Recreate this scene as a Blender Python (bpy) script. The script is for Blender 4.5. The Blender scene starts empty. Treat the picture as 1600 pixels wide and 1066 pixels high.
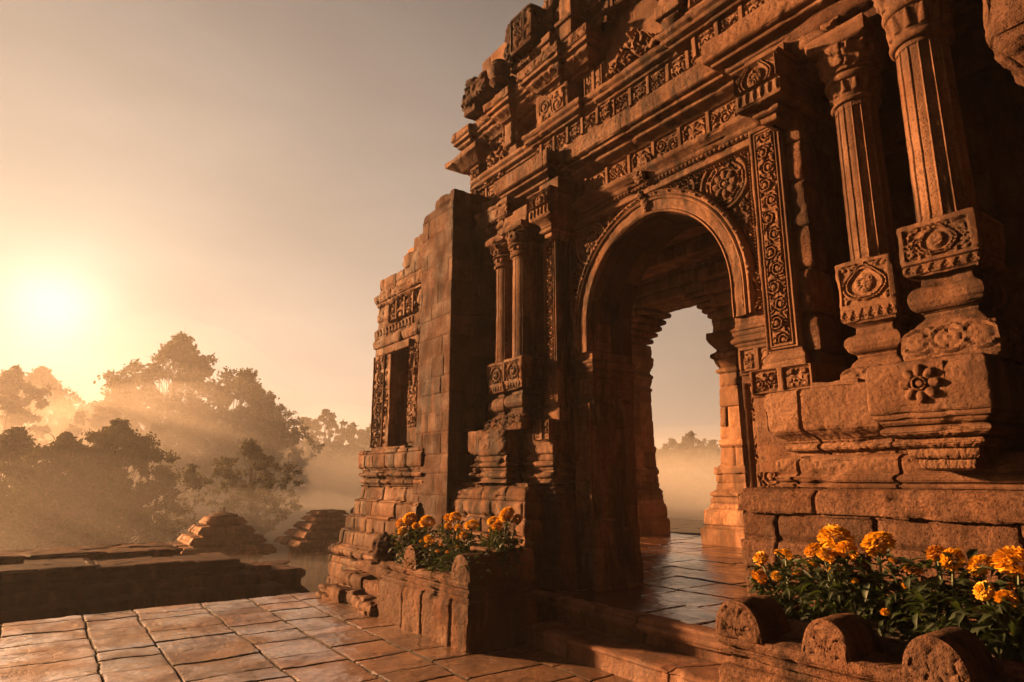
import bpy, math, random
import numpy as np
from mathutils import Vector
PI = math.pi
R = math.radians
random.seed(4)
scene = bpy.context.scene
col = scene.collection

# ------------------------------------------------------------------ noise
def _h(ix, iy, iz, s):
    n = (ix * 73856093) ^ (iy * 19349663) ^ (iz * 83492791) ^ (s * 40503 + 977)
    n = n & 0xffffffff
    n = ((n ^ (n >> 15)) * 0x2c1b3c6d) & 0xffffffff
    n = ((n ^ (n >> 12)) * 0x297a2d39) & 0xffffffff
    return (n ^ (n >> 15)).astype(np.float64) / 4294967296.0

def hash1(i, j=0, s=0):
    i = np.asarray(np.floor(i)).astype(np.int64)
    j = np.asarray(np.floor(j)).astype(np.int64) + np.zeros_like(i)
    return _h(i, j, np.zeros_like(i), s)

def vnoise(x, y, z, s=0):
    x, y, z = np.broadcast_arrays(x, y, z)
    fx, fy, fz = np.floor(x), np.floor(y), np.floor(z)
    ix, iy, iz = fx.astype(np.int64), fy.astype(np.int64), fz.astype(np.int64)
    tx, ty, tz = x - fx, y - fy, z - fz
    tx, ty, tz = [t * t * (3 - 2 * t) for t in (tx, ty, tz)]
    r = 0.0
    for a in (0, 1):
        for b in (0, 1):
            for c in (0, 1):
                w = (tx if a else 1 - tx) * (ty if b else 1 - ty) * (tz if c else 1 - tz)
                r = r + w * _h(ix + a, iy + b, iz + c, s)
    return r * 2 - 1

def fbm(P, f, octv=3, s=0):
    r, a, t = 0.0, 1.0, 0.0
    for o in range(octv):
        r = r + a * vnoise(P[..., 0] * f, P[..., 1] * f, P[..., 2] * f, s + o * 17)
        t += a
        a *= .5
        f *= 2.03
    return r / t

def sm(a, b, x):
    t = np.clip((x - a) / (b - a), 0, 1)
    return t * t * (3 - 2 * t)

# ------------------------------------------------------------------ ornament height fields (metres in, 0..1 out)
def foliage(u, v, s, seed=0, mir=None):
    if mir is not None:
        u = np.abs(u - mir)
    x, y = u / s, v / s
    w1 = vnoise(x * .7, y * .7, 3.1, seed)
    w2 = vnoise(x * .7, y * .7, 9.7, seed + 5)
    n = vnoise(x + 1.3 * w1, y + 1.3 * w2, 5.5, seed + 9)
    m = vnoise(x * 2.3 + w2, y * 2.3 + w1, 1.5, seed + 13)
    return sm(.04, .3, np.abs(n)) * (.72 + .28 * sm(-.4, .4, m))

def rosette(x, y, Rr, n=8):
    r = np.hypot(x, y)
    t = np.arctan2(y, x)
    pet = np.abs(np.cos(n * t / 2)) ** .55
    inner = np.abs(np.cos(n * t / 2 + PI / 2)) ** .6
    h = sm(.05, .5, pet) * sm(Rr, Rr * .8, r) * (.45 + .55 * np.sin(np.clip(r / Rr, 0, 1) * PI))
    h = np.where(r < .42 * Rr, np.maximum(h * .5, sm(.1, .5, inner) * .8 * sm(.45 * Rr, .36 * Rr, r)), h)
    vein = .5 + .5 * np.cos(n * t + PI)
    h = h * (.72 + .28 * sm(.02, .2, np.abs(np.abs(np.mod(t * n / (2 * PI) + .0, 1) - .5) - .5) )) - .12 * sm(.6, 1, np.cos(r * 2 * PI / (Rr * .16))) * (r > .45 * Rr)
    h = np.maximum(h, 1.0 * sm(.17 * Rr, .1 * Rr, r))
    return np.clip(h, 0, 1)

def flower(x, y, Rr, n=8):
    """plain open flower: rounded petals round a ringed boss"""
    r = np.hypot(x, y)
    t = np.arctan2(y, x)
    c = np.abs(np.cos(n * t / 2))
    edge_ = Rr * (.62 + .38 * c ** .7)
    h = sm(edge_, edge_ * .86, r) * (.45 + .55 * c) * sm(.2 * Rr, .5 * Rr, r)
    return np.maximum(np.maximum(h, ring(r, .3 * Rr, .08 * Rr)), .8 * sm(.22 * Rr, .14 * Rr, r))

def medallion(x, y, Rr, n=8, seed=0):
    """round panel of leaves mirrored about its spokes, a flower in the middle"""
    r = np.hypot(x, y)
    t = np.arctan2(y, x)
    a = np.abs(np.mod(t * n / (2 * PI), 1) - .5) * (2 * PI / n) * r
    lv = foliage(a, r, Rr * .15, seed) * sm(Rr, Rr * .94, r)
    spoke = ring(a, 0, .018) * (r > .3 * Rr) * (r < .95 * Rr)
    return np.where(r < .66 * Rr, flower(x, y, .64 * Rr, n), np.maximum(lv * .7, spoke * .8))

def ring(r, R0, w):
    return sm(w, w * .45, np.abs(r - R0))

def scrolls(u, v, c, seed=0):
    j = np.floor(v / c)
    sg = np.where(np.mod(j, 2) < 1, 1.0, -1.0)
    x, y = u * sg - c * .16, v - (j + .5) * c
    r = np.hypot(x, y)
    t = np.arctan2(y, x)
    sp = .5 + .5 * np.cos(2 * PI * r / (c * .2) - t)
    lob = .5 + .5 * np.cos(5 * t + r * 30)
    a = sm(.25, .7, sp) * sm(.5 * c, .45 * c, r) * (.75 + .25 * lob)
    b = foliage(u, v, c * .3, seed)
    return np.where(r < .46 * c, np.maximum(a, sm(.16 * c, .09 * c, r)), b * .9)

def petals(u, v, p, H):
    t = np.mod(u / p, 1) - .5
    w = np.sqrt(np.clip(1 - v / H, 0, 1)) * .46
    ins = sm(w, w - .1, np.abs(t)) * sm(-.001, .01, H - v)
    rib = .65 + .35 * np.cos(PI * np.clip(t / np.maximum(w, .02), -1, 1))
    return ins * rib

def zigzag(u, v, p, H):
    t = np.abs(np.mod(u / p, 1) - .5) * 2
    d = v / H - t
    return sm(-.12, .06, -d) * sm(.0, .12, v / H) + .55 * ring(d, .35, .12)

def medallions(u, v, p, H):
    x = (np.mod(u / p, 1) - .5) * p
    y = v - H / 2
    r = np.hypot(x, y)
    a = np.maximum(ring(r, H * .36, H * .07), rosette(x, y, H * .3, 6) * .8)
    return np.maximum(a, foliage(u, v, H * .2, 3) * sm(H * .42, H * .46, r) * .6)

def beads(u, v, p, H):
    x = (np.mod(u / p, 1) - .5) * p
    return np.sqrt(np.clip(1 - (x / (p * .45)) ** 2 - ((v - H / 2) / (H * .5)) ** 2, 0, 1))

def frames(u, v, p, H, seed=0):
    """rectangular carved panels of pitch p with bars between"""
    k = np.floor(u / p)
    x = np.mod(u, p)
    d = np.minimum(np.minimum(x, p - x), np.minimum(v, H - v) + .01)
    bar = sm(.028, .02, np.abs(x - p / 2 * 0 - 0) * 1.0)
    odd = np.mod(k, 2)
    orn = np.where(odd < 1, scrolls(v - H / 2, x - p * .5 + k * p, min(H * .72, p * .45), seed), foliage(x - p / 2, v, H * .17, seed + 7, 0))
    fr = sm(.03, .022, d)
    return np.maximum(fr, orn * sm(.035, .05, d) * .95)

def ogee(x, y, w, h):
    """pointed teardrop medallion with a flower in it; x,y from its centre"""
    yy = y / h + .12
    nar = 1 - .55 * np.clip(yy, 0, 1) ** 1.3
    q = np.hypot(x / w / nar, np.where(yy > 0, yy * .92, yy * 1.15))
    d = 1 - q
    out = np.maximum(ring(d, .02, .07), ring(d, .2, .08) * .8)
    fl = rosette(x, y + .1 * h, min(w, h) * .55, 6) * sm(.24, .32, d)
    side = foliage(x, y, min(w, h) * .2, 5, 0) * sm(-.1, -.2, d) * .8
    return np.maximum(np.maximum(out, fl), side)

def cells(u, v, bw, bh, seed, jit):
    """irregular ashlar: row, column and distances to the joints of every point"""
    row0 = v / bh
    def edge(r):
        return r + jit * .6 * (hash1(r, 3, seed) - .5)
    r = np.floor(row0)
    r = np.where(row0 < edge(r), r - 1, r)
    r = np.where(row0 >= edge(r + 1), r + 1, r)
    dv = np.minimum(row0 - edge(r), edge(r + 1) - row0) * bh
    ux = u / bw + hash1(r, 11, seed) * 5.0
    def ce(k):
        return k + jit * 1.3 * (hash1(k, r, seed + 3) - .5)
    c = np.floor(ux)
    c = np.where(ux < ce(c), c - 1, c)
    c = np.where(ux >= ce(c + 1), c + 1, c)
    du = np.minimum(ux - ce(c), ce(c + 1) - ux) * bw
    return r, c, du, dv

TONE = [None]
def blocks(u, v, bw, bh, seed=0, g=.012, dep=.012, off=.008, jit=.3, bev=.5, tilt=0, tone=1.0):
    """joints as grooves, every block with its own small set-back and its own tone of stone"""
    r, c, du, dv = cells(u, v, bw, bh, seed, jit)
    d = np.minimum(du, dv)
    if tone:
        TONE[0] = tone * (hash1(c, r, seed + 31) * 2 - 1)
    return off * (hash1(c, r, seed + 8) - .5) * 2 - dep * (1 - sm(g * .3, g, d)) - dep * bev * (1 - sm(0, g * 3.5, d)) + tilt * ((du - bw * .25) * (hash1(c, r, seed + 21) - .5) + (dv - bh * .25) * (hash1(c, r, seed + 22) - .5))

# ------------------------------------------------------------------ mesh builder
class MB:
    def __init__(s):
        s.v, s.f, s.n, s.t = [], [], 0, []
    def grid(s, P, cu=False, flip=False, mask=None):
        nu, nv = P.shape[:2]
        t = TONE[0]
        TONE[0] = None
        s.t.append(t.ravel() if t is not None and t.shape == P.shape[:2] else np.zeros(nu * nv))
        idx = np.arange(nu * nv).reshape(nu, nv) + s.n
        if cu:
            idx = np.vstack([idx, idx[:1]])
        a, b, c, d = idx[:-1, :-1], idx[1:, :-1], idx[1:, 1:], idx[:-1, 1:]
        q = np.stack([a, b, c, d] if not flip else [a, d, c, b], -1)
        if mask is not None:
            k = mask[:-1, :-1] & mask[1:, :-1] & mask[1:, 1:] & mask[:-1, 1:]
            q = q[k]
        s.v.append(P.reshape(-1, 3))
        s.f.append(q.reshape(-1, 4))
        s.n += nu * nv
    def raw(s, V, Q):
        s.v.append(np.asarray(V, float))
        s.f.append(np.asarray(Q, int) + s.n)
        s.n += len(V)
    def build(s, name, mat, parent=None, smooth=40, label=None):
        V = np.concatenate(s.v)
        Q = np.concatenate(s.f)
        T = np.concatenate(s.t)
        use = np.zeros(len(V), bool)
        use[Q.ravel()] = True
        if not use.all():
            re = np.cumsum(use) - 1
            V, Q, T = V[use], re[Q], T[use]
        o0 = np.zeros(3)
        if parent is not None:
            p = parent
            while p.parent:
                p = p.parent
            o0 = np.array(p.location)
        ob = mesh_object(name, V - o0, Q, mat, parent, smooth, label)
        if T.any() and len(ob.data.vertices) == len(T):
            at_ = ob.data.attributes.new('tone', 'FLOAT', 'POINT')
            at_.data.foreach_set('value', T.astype(np.float32))
        return ob

def mesh_object(name, V, Q, mat, parent=None, smooth=40, label=None):
    me = bpy.data.meshes.new(name)
    me.vertices.add(len(V))
    me.vertices.foreach_set('co', np.ascontiguousarray(V, dtype=np.float32).ravel())
    Q = np.ascontiguousarray(Q, dtype=np.int32)
    k = Q.shape[1]
    me.loops.add(Q.size)
    me.loops.foreach_set('vertex_index', Q.ravel())
    me.polygons.add(len(Q))
    me.polygons.foreach_set('loop_start', np.arange(0, Q.size, k, dtype=np.int32))
    me.update(calc_edges=True)
    me.validate()
    if smooth:
        me.polygons.foreach_set('use_smooth', np.ones(len(me.polygons), dtype=bool))
        me.set_sharp_from_angle(angle=R(smooth))
    for m in (mat if isinstance(mat, (list, tuple)) else [mat]):
        me.materials.append(m)
    ob = bpy.data.objects.new(name, me)
    col.objects.link(ob)
    if parent is not None:
        ob.parent = parent
    if label:
        ob['label'] = label
    return ob

def resample(pts, step, closed=False, mitre_xy=True):
    """points along a polyline, keeping its corners: positions, side normals (mitred at corners), arc length, distance to the nearest corner"""
    p = np.asarray(pts, float)
    n = len(p)
    segs = [(i, (i + 1) % n) for i in range(n if closed else n - 1)]
    d = [p[b] - p[a] for a, b in segs]
    L = [np.hypot(*x) for x in d]
    nn = [np.array([x[1], -x[0]]) / max(l, 1e-9) for x, l in zip(d, L)]
    P, N, S, C, K = [], [], [], [], []
    acc = 0
    for k, (a, b) in enumerate(segs):
        prv = nn[k - 1] if (k > 0 or closed) else nn[k]
        m = (prv + nn[k]) / max(1 + float(prv @ nn[k]), .15)
        cnt = max(1, int(math.ceil(L[k] / step)))
        turn_a = float(prv @ nn[k]) < .97
        nx = nn[(k + 1) % len(segs)] if (k < len(segs) - 1 or closed) else nn[k]
        m2 = (nx + nn[k]) / max(1 + float(nx @ nn[k]), .15)
        turn_b = float(nx @ nn[k]) < .97
        for j in range(cnt):
            t = j / cnt
            P.append(p[a] + d[k] * t)
            N.append(m if j == 0 else nn[k])
            K.append(m * (1 - t) + m2 * t)
            S.append(acc + L[k] * t)
            C.append(min(L[k] * t if turn_a else 9, L[k] * (1 - t) if turn_b else 9))
        acc += L[k]
    if not closed:
        P.append(p[-1]); N.append(nn[-1]); K.append(nn[-1]); S.append(acc); C.append(9)
    resample.mitre = np.array(K)
    return np.array(P), np.array(N), np.array(S), np.array(C)

def sweep(mb, path, prof, ru=.03, rs=.02, disp=None, closed=False, wear=.012, rough=.006, chip=.02, seed=0, flip=False):
    """prof: (offset outward, z) from bottom to top, run along the plan polyline path"""
    P, N, S, C = resample(path, ru, closed)
    K = resample.mitre
    Q, M, T, CZ = resample(prof, rs)
    U, Z = np.meshgrid(S, Q[:, 1], indexing='ij')
    OFF = np.broadcast_to(Q[:, 0], U.shape)
    X = P[:, None, 0] + K[:, None, 0] * OFF
    Y = P[:, None, 1] + K[:, None, 1] * OFF
    G = np.stack([X, Y, Z], -1)
    nl = np.hypot(N[:, 0], N[:, 1])
    n3 = np.stack([N[:, None, 0] / nl[:, None] * M[None, :, 0], N[:, None, 1] / nl[:, None] * M[None, :, 0], np.broadcast_to(M[:, 1], U.shape)], -1)
    n3 = n3 / np.maximum(np.linalg.norm(n3, axis=-1, keepdims=True), 1e-6)
    h = np.zeros(U.shape)
    if disp is not None:
        h = h + disp(U, Z, OFF)
    if TONE[0] is None and S[-1] > .3:          # stones of a course differ
        TONE[0] = .6 * (hash1(U / .83 + seed * .37 + path[0][0], np.floor(Z / .45), 77) * 2 - 1)
    if wear:
        c = np.clip(1 - C / wear, 0, 1)[:, None] * np.ones_like(h)
        cz = np.clip(1 - CZ / wear, 0, 1)[None, :] * np.ones_like(h)
        h = h - wear * .35 * np.maximum(c, cz) ** 2
    if rough:
        h = h + rough * fbm(G, 7, 4, seed)
    if chip:
        e = fbm(G, 4.5, 3, seed + 41)
        ed = np.maximum(np.clip(1 - C / .08, 0, 1)[:, None] * np.ones_like(h), np.clip(1 - CZ / .05, 0, 1)[None, :] * np.ones_like(h))
        h = h - chip * sm(.05, .5, e) * (ed * 1.2 + .25)
    G = G + n3 * h[..., None]
    mb.grid(G, cu=closed, flip=flip)

def rect(x0, x1, y0, y1):
    return [(x0, y1), (x0, y0), (x1, y0), (x1, y1)]

def slab(mb, x0, x1, y0, y1, prof, ru=.03, rs=.02, **kw):
    """closed rectangular lathe with both ends capped"""
    hm = min(x1 - x0, y1 - y0) / 2
    pr = [(-hm, prof[0][1])] + list(prof) + [(-hm, prof[-1][1])]
    sweep(mb, rect(x0, x1, y0, y1), pr, ru, rs, closed=True, **kw)

def box(mb, x0, x1, y0, y1, z0, z1, b=.008, **kw):
    slab(mb, x0, x1, y0, y1, [(-b, z0), (0, z0 + b), (0, z1 - b), (-b, z1)], **kw)

def lathe(mb, cx, cy, prof, n=48, rs=.02, r0=.01, **kw):
    path = [(cx + r0 * math.cos(a), cy + r0 * math.sin(a)) for a in np.linspace(0, 2 * PI, n, endpoint=False)]
    kw.setdefault('wear', 0)
    sweep(mb, path, [(r - r0, z) for r, z in prof], r0 * .5, rs, closed=True, **kw)

def tor(off, z0, z1, b, n=6):
    """half-round moulding from z0 to z1 bulging b beyond off"""
    return [(off + b * math.sin(PI * i / n), z0 + (z1 - z0) * (1 - math.cos(PI * i / n)) / 2) for i in range(n + 1)]

def cav(o0, z0, o1, z1, k=1, n=6):
    """quarter curve between two profile points (k=1 swells, k=-1 hollows)"""
    out = []
    for i in range(n + 1):
        t = i / n
        s_ = math.sin(t * PI / 2) if k > 0 else 1 - math.cos(t * PI / 2)
        out.append((o0 + (o1 - o0) * s_, z0 + (z1 - z0) * t))
    return out

def relief(mb, O, U, V, w, h, fn, res=.012, mask=None, sink=.02, rough=.003, seed=0):
    O, U, V = map(lambda a: np.asarray(a, float), (O, U, V))
    N = np.cross(U, V)
    nu, nv = max(3, int(w / res) + 1), max(3, int(h / res) + 1)
    uu, vv = np.meshgrid(np.linspace(0, w, nu), np.linspace(0, h, nv), indexing='ij')
    H = fn(uu, vv)
    G = O + uu[..., None] * U + vv[..., None] * V
    H = H + rough * fbm(G, 14, 3, seed)
    H[0, :] = H[-1, :] = -sink
    H[:, 0] = H[:, -1] = -sink
    G = G + H[..., None] * N
    mk = mask(uu, vv) if mask is not None else None
    mb.grid(G, mask=mk)

XF, ZF = (1, 0, 0), (0, 0, 1)          # face looking at the camera (-Y)
YR = (0, 1, 0)                          # face looking along +X: U=+Y, V=+Z
def front(mb, x0, x1, z0, z1, y, fn, **kw):
    relief(mb, (x0, y, z0), XF, ZF, x1 - x0, z1 - z0, fn, **kw)
def side(mb, y0, y1, z0, z1, x, fn, **kw):
    relief(mb, (x, y0, z0), YR, ZF, y1 - y0, z1 - z0, fn, **kw)

# ------------------------------------------------------------------ materials
def nt_new(name):
    m = bpy.data.materials.new(name)
    m.use_nodes = True
    nt = m.node_tree
    nt.nodes.clear()
    return m, nt

def N_(nt, t, **kw):
    n = nt.nodes.new(t)
    for k, v in kw.items():
        if k in n.inputs.keys():
            n.inputs[k].default_value = v
        else:
            setattr(n, k, v)
    return n

def noise(nt, vec, scale, detail=4, rough=.55):
    n = N_(nt, 'ShaderNodeTexNoise', Scale=scale, Detail=detail, Roughness=rough)
    nt.links.new(vec, n.inputs['Vector'])
    return n.outputs['Fac']

def ramp(nt, fac, stops):
    r = nt.nodes.new('ShaderNodeValToRGB')
    e = r.color_ramp.elements
    while len(e) < len(stops):
        e.new(.5)
    for i, (p, c) in enumerate(stops):
        e[i].position = p
        e[i].color = (c, c, c, 1) if not isinstance(c, (tuple, list)) else (*c, 1)
    nt.links.new(fac, r.inputs['Fac'])
    return r.outputs['Color']

def mixc(nt, fac, a, b, mode='MIX'):
    m = nt.nodes.new('ShaderNodeMix')
    m.data_type = 'RGBA'
    m.blend_type = mode
    for i, x in ((0, fac), (6, a), (7, b)):
        if hasattr(x, 'links'):
            nt.links.new(x, m.inputs[i])
        else:
            m.inputs[i].default_value = x if i == 0 else (*x, 1)
    return m.outputs[2]

def mth(nt, op, a, b=0.0, c=None):
    m = nt.nodes.new('ShaderNodeMath')
    m.operation = op
    for i, x in enumerate((a, b) if c is None else (a, b, c)):
        if hasattr(x, 'links'):
            nt.links.new(x, m.inputs[i])
        else:
            m.inputs[i].default_value = x
    return m.outputs[0]

def stone(name, ca, cb, cd, stain=.5, bump=.35, rough=(.65, .95), streak=True, wet=None, grain=1.0, dirt=None, spec=.07):
    m, nt = nt_new(name)
    ca, cb, cd = [tuple(x * AGED for x in c) for c in (ca, cb, cd)]
    pos = nt.nodes.new('ShaderNodeNewGeometry').outputs['Position']
    L = nt.links.new
    base = mixc(nt, ramp(nt, noise(nt, pos, 1.6, 6, .6), [(.36, 0), (.64, 1)]), ca, cb)
    # each block its own tone
    at_ = nt.nodes.new('ShaderNodeAttribute')
    at_.attribute_name = 'tone'
    tv = mth(nt, 'MULTIPLY_ADD', at_.outputs['Fac'], .42, 1.0)
    vm = nt.nodes.new('ShaderNodeVectorMath')
    vm.operation = 'SCALE'
    L(base, vm.inputs[0]); L(tv, vm.inputs['Scale'])
    base = vm.outputs[0]
    # pale worn patches and ochre bedding
    base = mixc(nt, ramp(nt, noise(nt, pos, 5.5, 5, .65), [(.54, 0), (.74, .55)]), base, (ca[0] * 1.3, ca[1] * 1.4, ca[2] * 1.5))
    base = mixc(nt, ramp(nt, noise(nt, pos, 17, 4), [(.4, 0), (.7, .4)]), base, tuple(x * .62 for x in cb))
    # black weathering: broad patches broken into runs
    sc = nt.nodes.new('ShaderNodeMapping')
    sc.inputs['Scale'].default_value = (1, 1, .22 if streak else 1)
    L(pos, sc.inputs['Vector'])
    broad = ramp(nt, noise(nt, pos, .75, 3, .5), [(.36, .3), (.6, 1)])
    fine = ramp(nt, noise(nt, sc.outputs[0], 4.2, 8, .7), [(.43, 0), (.57, stain)])
    base = mixc(nt, mth(nt, 'MULTIPLY', broad, fine), base, cd)
    lich = ramp(nt, noise(nt, pos, 11, 6, .75), [(.57, 0), (.68, stain * .75)])
    base = mixc(nt, lich, base, cd)
    pit = ramp(nt, noise(nt, pos, 60, 3, .7), [(.32, .75), (.47, 0)])
    base = mixc(nt, pit, base, tuple(x * .4 for x in cb))
    if dirt:                                    # earth packed in the joints
        sz = nt.nodes.new('ShaderNodeSeparateXYZ')
        L(pos, sz.inputs[0])
        mr = N_(nt, 'ShaderNodeMapRange')
        L(sz.outputs['Z'], mr.inputs['Value'])
        mr.inputs['From Min'].default_value, mr.inputs['From Max'].default_value = dirt
        sn = nt.nodes.new('ShaderNodeSeparateXYZ')
        L(nt.nodes.new('ShaderNodeNewGeometry').outputs['Normal'], sn.inputs[0])
        dm = mth(nt, 'MAXIMUM', mr.outputs[0], mth(nt, 'LESS_THAN', sn.outputs['Z'], .86))
        base = mixc(nt, dm, base, (.018, .012, .008))
    b = N_(nt, 'ShaderNodeBsdfPrincipled')
    L(base, b.inputs['Base Color'])
    rr = ramp(nt, noise(nt, pos, 3.2, 5, .6), [(.35, rough[0]), (.65, rough[1])])
    if wet:
        rr = ramp(nt, noise(nt, pos, wet[0], 5, .62), [(wet[1], wet[2]), (wet[3], wet[4])])
    if wet:
        film = ramp(nt, noise(nt, pos, wet[0] * .8, 4, .6), [(.44, wet[5]), (.58, 0)])
        if dirt:
            film = mth(nt, 'MULTIPLY', film, mth(nt, 'SUBTRACT', 1.0, dm))
        L(film, b.inputs['Coat Weight'])
        b.inputs['Coat Roughness'].default_value = .13 if name == 'paving_stone' else .1
        b.inputs['Coat IOR'].default_value = 1.5
    if dirt:
        rr = mth(nt, 'MAXIMUM', rr, dm)
    L(rr, b.inputs['Roughness'])
    b.inputs['Specular IOR Level'].default_value = spec
    h = mth(nt, 'ADD', noise(nt, pos, 26 * grain, 5, .65), mth(nt, 'MULTIPLY', noise(nt, pos, 95 * grain, 4, .7), .5))
    h = mth(nt, 'SUBTRACT', h, mth(nt, 'MULTIPLY', pit, .6))
    bp = N_(nt, 'ShaderNodeBump', Strength=bump, Distance=.022)
    L(h, bp.inputs['Height'])
    L(bp.outputs[0], b.inputs['Normal'])
    o = nt.nodes.new('ShaderNodeOutputMaterial')
    L(b.outputs[0], o.inputs['Surface'])
    return m

AGED = .68                                  # old dark sandstone
M_STONE = stone('sandstone', (.23, .122, .072), (.155, .074, .041), (.022, .016, .013), .9, bump=.5)
M_CARVE = stone('carved_sandstone', (.25, .132, .076), (.18, .088, .048), (.032, .021, .016), .85, bump=.4)
M_DARK = stone('weathered_shade_sandstone', (.125, .058, .033), (.078, .036, .021), (.014, .011, .010), .95, bump=.6)  # weathered stone, colour also darkened to deepen the shade in recesses and soffit
M_BLACK = stone('dark_shade_sandstone', (.12, .062, .040), (.075, .040, .026), (.010, .008, .008), .95, bump=.6)  # shade of the platform's sunless front put into the stone colour
M_ROUGH = stone('rough_sandstone', (.20, .104, .062), (.135, .064, .036), (.026, .018, .014), .8, bump=.8)
M_HALL = stone('hall_sandstone', (.44, .235, .135), (.34, .17, .09), (.06, .04, .03), .65, bump=.45)
M_STEP = stone('step_stone', (.30, .15, .085), (.22, .10, .055), (.05, .03, .022), .75, bump=.5, spec=.2)
M_PAVE = stone('paving_stone', (.27, .136, .068), (.19, .09, .044), (.055, .032, .022), .7, bump=.6, streak=False, wet=(1.3, .40, .35, .66, .65, .9), dirt=(-.014, -.02), spec=.5)
M_FLOOR = stone('polished_floor_stone', (.20, .098, .055), (.14, .064, .034), (.05, .03, .02), .6, bump=.1, streak=False, wet=(1.3, .35, .1, .7, .3, .6), dirt=(.368, .362), spec=.6)

def simple(name, c, rough=.7, sub=None):
    m, nt = nt_new(name)
    b = N_(nt, 'ShaderNodeBsdfPrincipled', Roughness=rough)
    pos = nt.nodes.new('ShaderNodeNewGeometry').outputs['Position']
    n = noise(nt, pos, 9, 3)
    nt.links.new(mixc(nt, ramp(nt, n, [(.3, 0), (.7, 1)]), tuple(x * .65 for x in c), tuple(min(1, x * 1.25) for x in c)), b.inputs['Base Color'])
    o = nt.nodes.new('ShaderNodeOutputMaterial')
    if sub:
        t = N_(nt, 'ShaderNodeBsdfTranslucent')
        t.inputs['Color'].default_value = (*sub, 1)
        mx = N_(nt, 'ShaderNodeMixShader', Fac=.3)
        nt.links.new(b.outputs[0], mx.inputs[1])
        nt.links.new(t.outputs[0], mx.inputs[2])
        nt.links.new(mx.outputs[0], o.inputs['Surface'])
    else:
        nt.links.new(b.outputs[0], o.inputs['Surface'])
    return m

M_LEAF = simple('tree_leaves', (.03, .036, .014), .8, (.06, .058, .015))
M_BARK = simple('bark', (.08, .055, .035), .9)
M_GREEN = simple('marigold_leaves', (.019, .032, .011), .6, (.035, .055, .01))
M_STEM = simple('marigold_stems', (.05, .075, .03), .7)
M_PETAL = simple('marigold_petals', (.62, .34, .012), .6, (.64, .34, .015))
M_PETAL2 = simple('deep_marigold_petals', (.60, .28, .009), .6, (.62, .30, .011))
M_FADED = simple('faded_marigold_petals', (.42, .18, .02), .7, (.4, .18, .02))
M_PINK = simple('small_red_petals', (.55, .09, .05), .6)
M_SOIL = simple('soil', (.05, .032, .02), .95)
M_GROUND = simple('ground_earth', (.09, .065, .035), .95)

# ------------------------------------------------------------------ things
def thing(name, label, cat, loc, group=None):
    o = bpy.data.objects.new(name, None)
    o.location = loc
    o['label'] = label
    o['category'] = cat
    if group:
        o['group'] = group
    col.objects.link(o)
    return o

def tag(o, label, cat, group=None):
    o['label'] = label
    o['category'] = cat
    if group:
        o['group'] = group
    return o

def struct(o, kind='structure'):
    o['kind'] = kind
    return o

#PART2
# ------------------------------------------------------------------ the temple gateway
TEMPLE = thing('temple_gateway', 'carved red sandstone temple gateway with a tall round arch, pillars and a stepped roofline', 'temple', (-4.5, 5.0, .38))
XC, RA, EA, ZS, ZI = -4.485, .975, .06, 3.28, 2.98     # arch: centre, half width, point, spring, impost
YW, YB = 5.0, 5.64                                       # wall face and back of the arch wall

def arch_curve(n=70):
    """points and outward normals of the arch line in the wall plane, left foot to right foot"""
    pts, nr = [], []
    for z in np.linspace(ZI, ZS, 6)[:-1]:
        pts.append((XC - RA, z)); nr.append((-1, 0))
    a1 = math.acos(-EA / (RA + EA))
    for a in np.linspace(PI, a1, n):
        pts.append((XC + EA + (RA + EA) * math.cos(a), ZS + (RA + EA) * math.sin(a))); nr.append((math.cos(a), math.sin(a)))
    for a in np.linspace(PI - a1, 0, n):
        pts.append((XC - EA + (RA + EA) * math.cos(a), ZS + (RA + EA) * math.sin(a))); nr.append((math.cos(a), math.sin(a)))
    for z in np.linspace(ZS, ZI, 6)[1:]:
        pts.append((XC + RA, z)); nr.append((1, 0))
    return np.array(pts), np.array(nr)

def arch_dist(x, z):
    """distance outward from the arch line"""
    cx = np.where(x < XC, XC + EA, XC - EA)
    up = np.hypot(x - cx, z - ZS) - (RA + EA)
    return np.where(z > ZS, up, np.abs(x - XC) - RA)

AP, AN = arch_curve()
AS = np.concatenate([[0], np.cumsum(np.hypot(*np.diff(AP, axis=0).T))])
def arch_sweep(mb, sec, rs=.012, disp=None, rough=.004, seed=0):
    """sec: (radial, y) cross-section; its normal is to the left of its direction"""
    Q, M, T, _ = resample(sec, rs)
    X = AP[:, None, 0] + AN[:, None, 0] * Q[None, :, 0]
    Z = AP[:, None, 1] + AN[:, None, 1] * Q[None, :, 0]
    Y = np.broadcast_to(Q[None, :, 1], X.shape)
    G = np.stack([X, Y, Z], -1)
    n3 = np.stack([-M[None, :, 0] * AN[:, None, 0], np.broadcast_to(-M[:, 1], X.shape), -M[None, :, 0] * AN[:, None, 1]], -1)
    h = rough * fbm(G, 8, 3, seed)
    if disp is not None:
        h = h + disp(np.broadcast_to(AS[:, None], X.shape), np.broadcast_to(Q[None, :, 0], X.shape), Y)
    mb.grid(G + n3 * h[..., None], flip=False)

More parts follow.
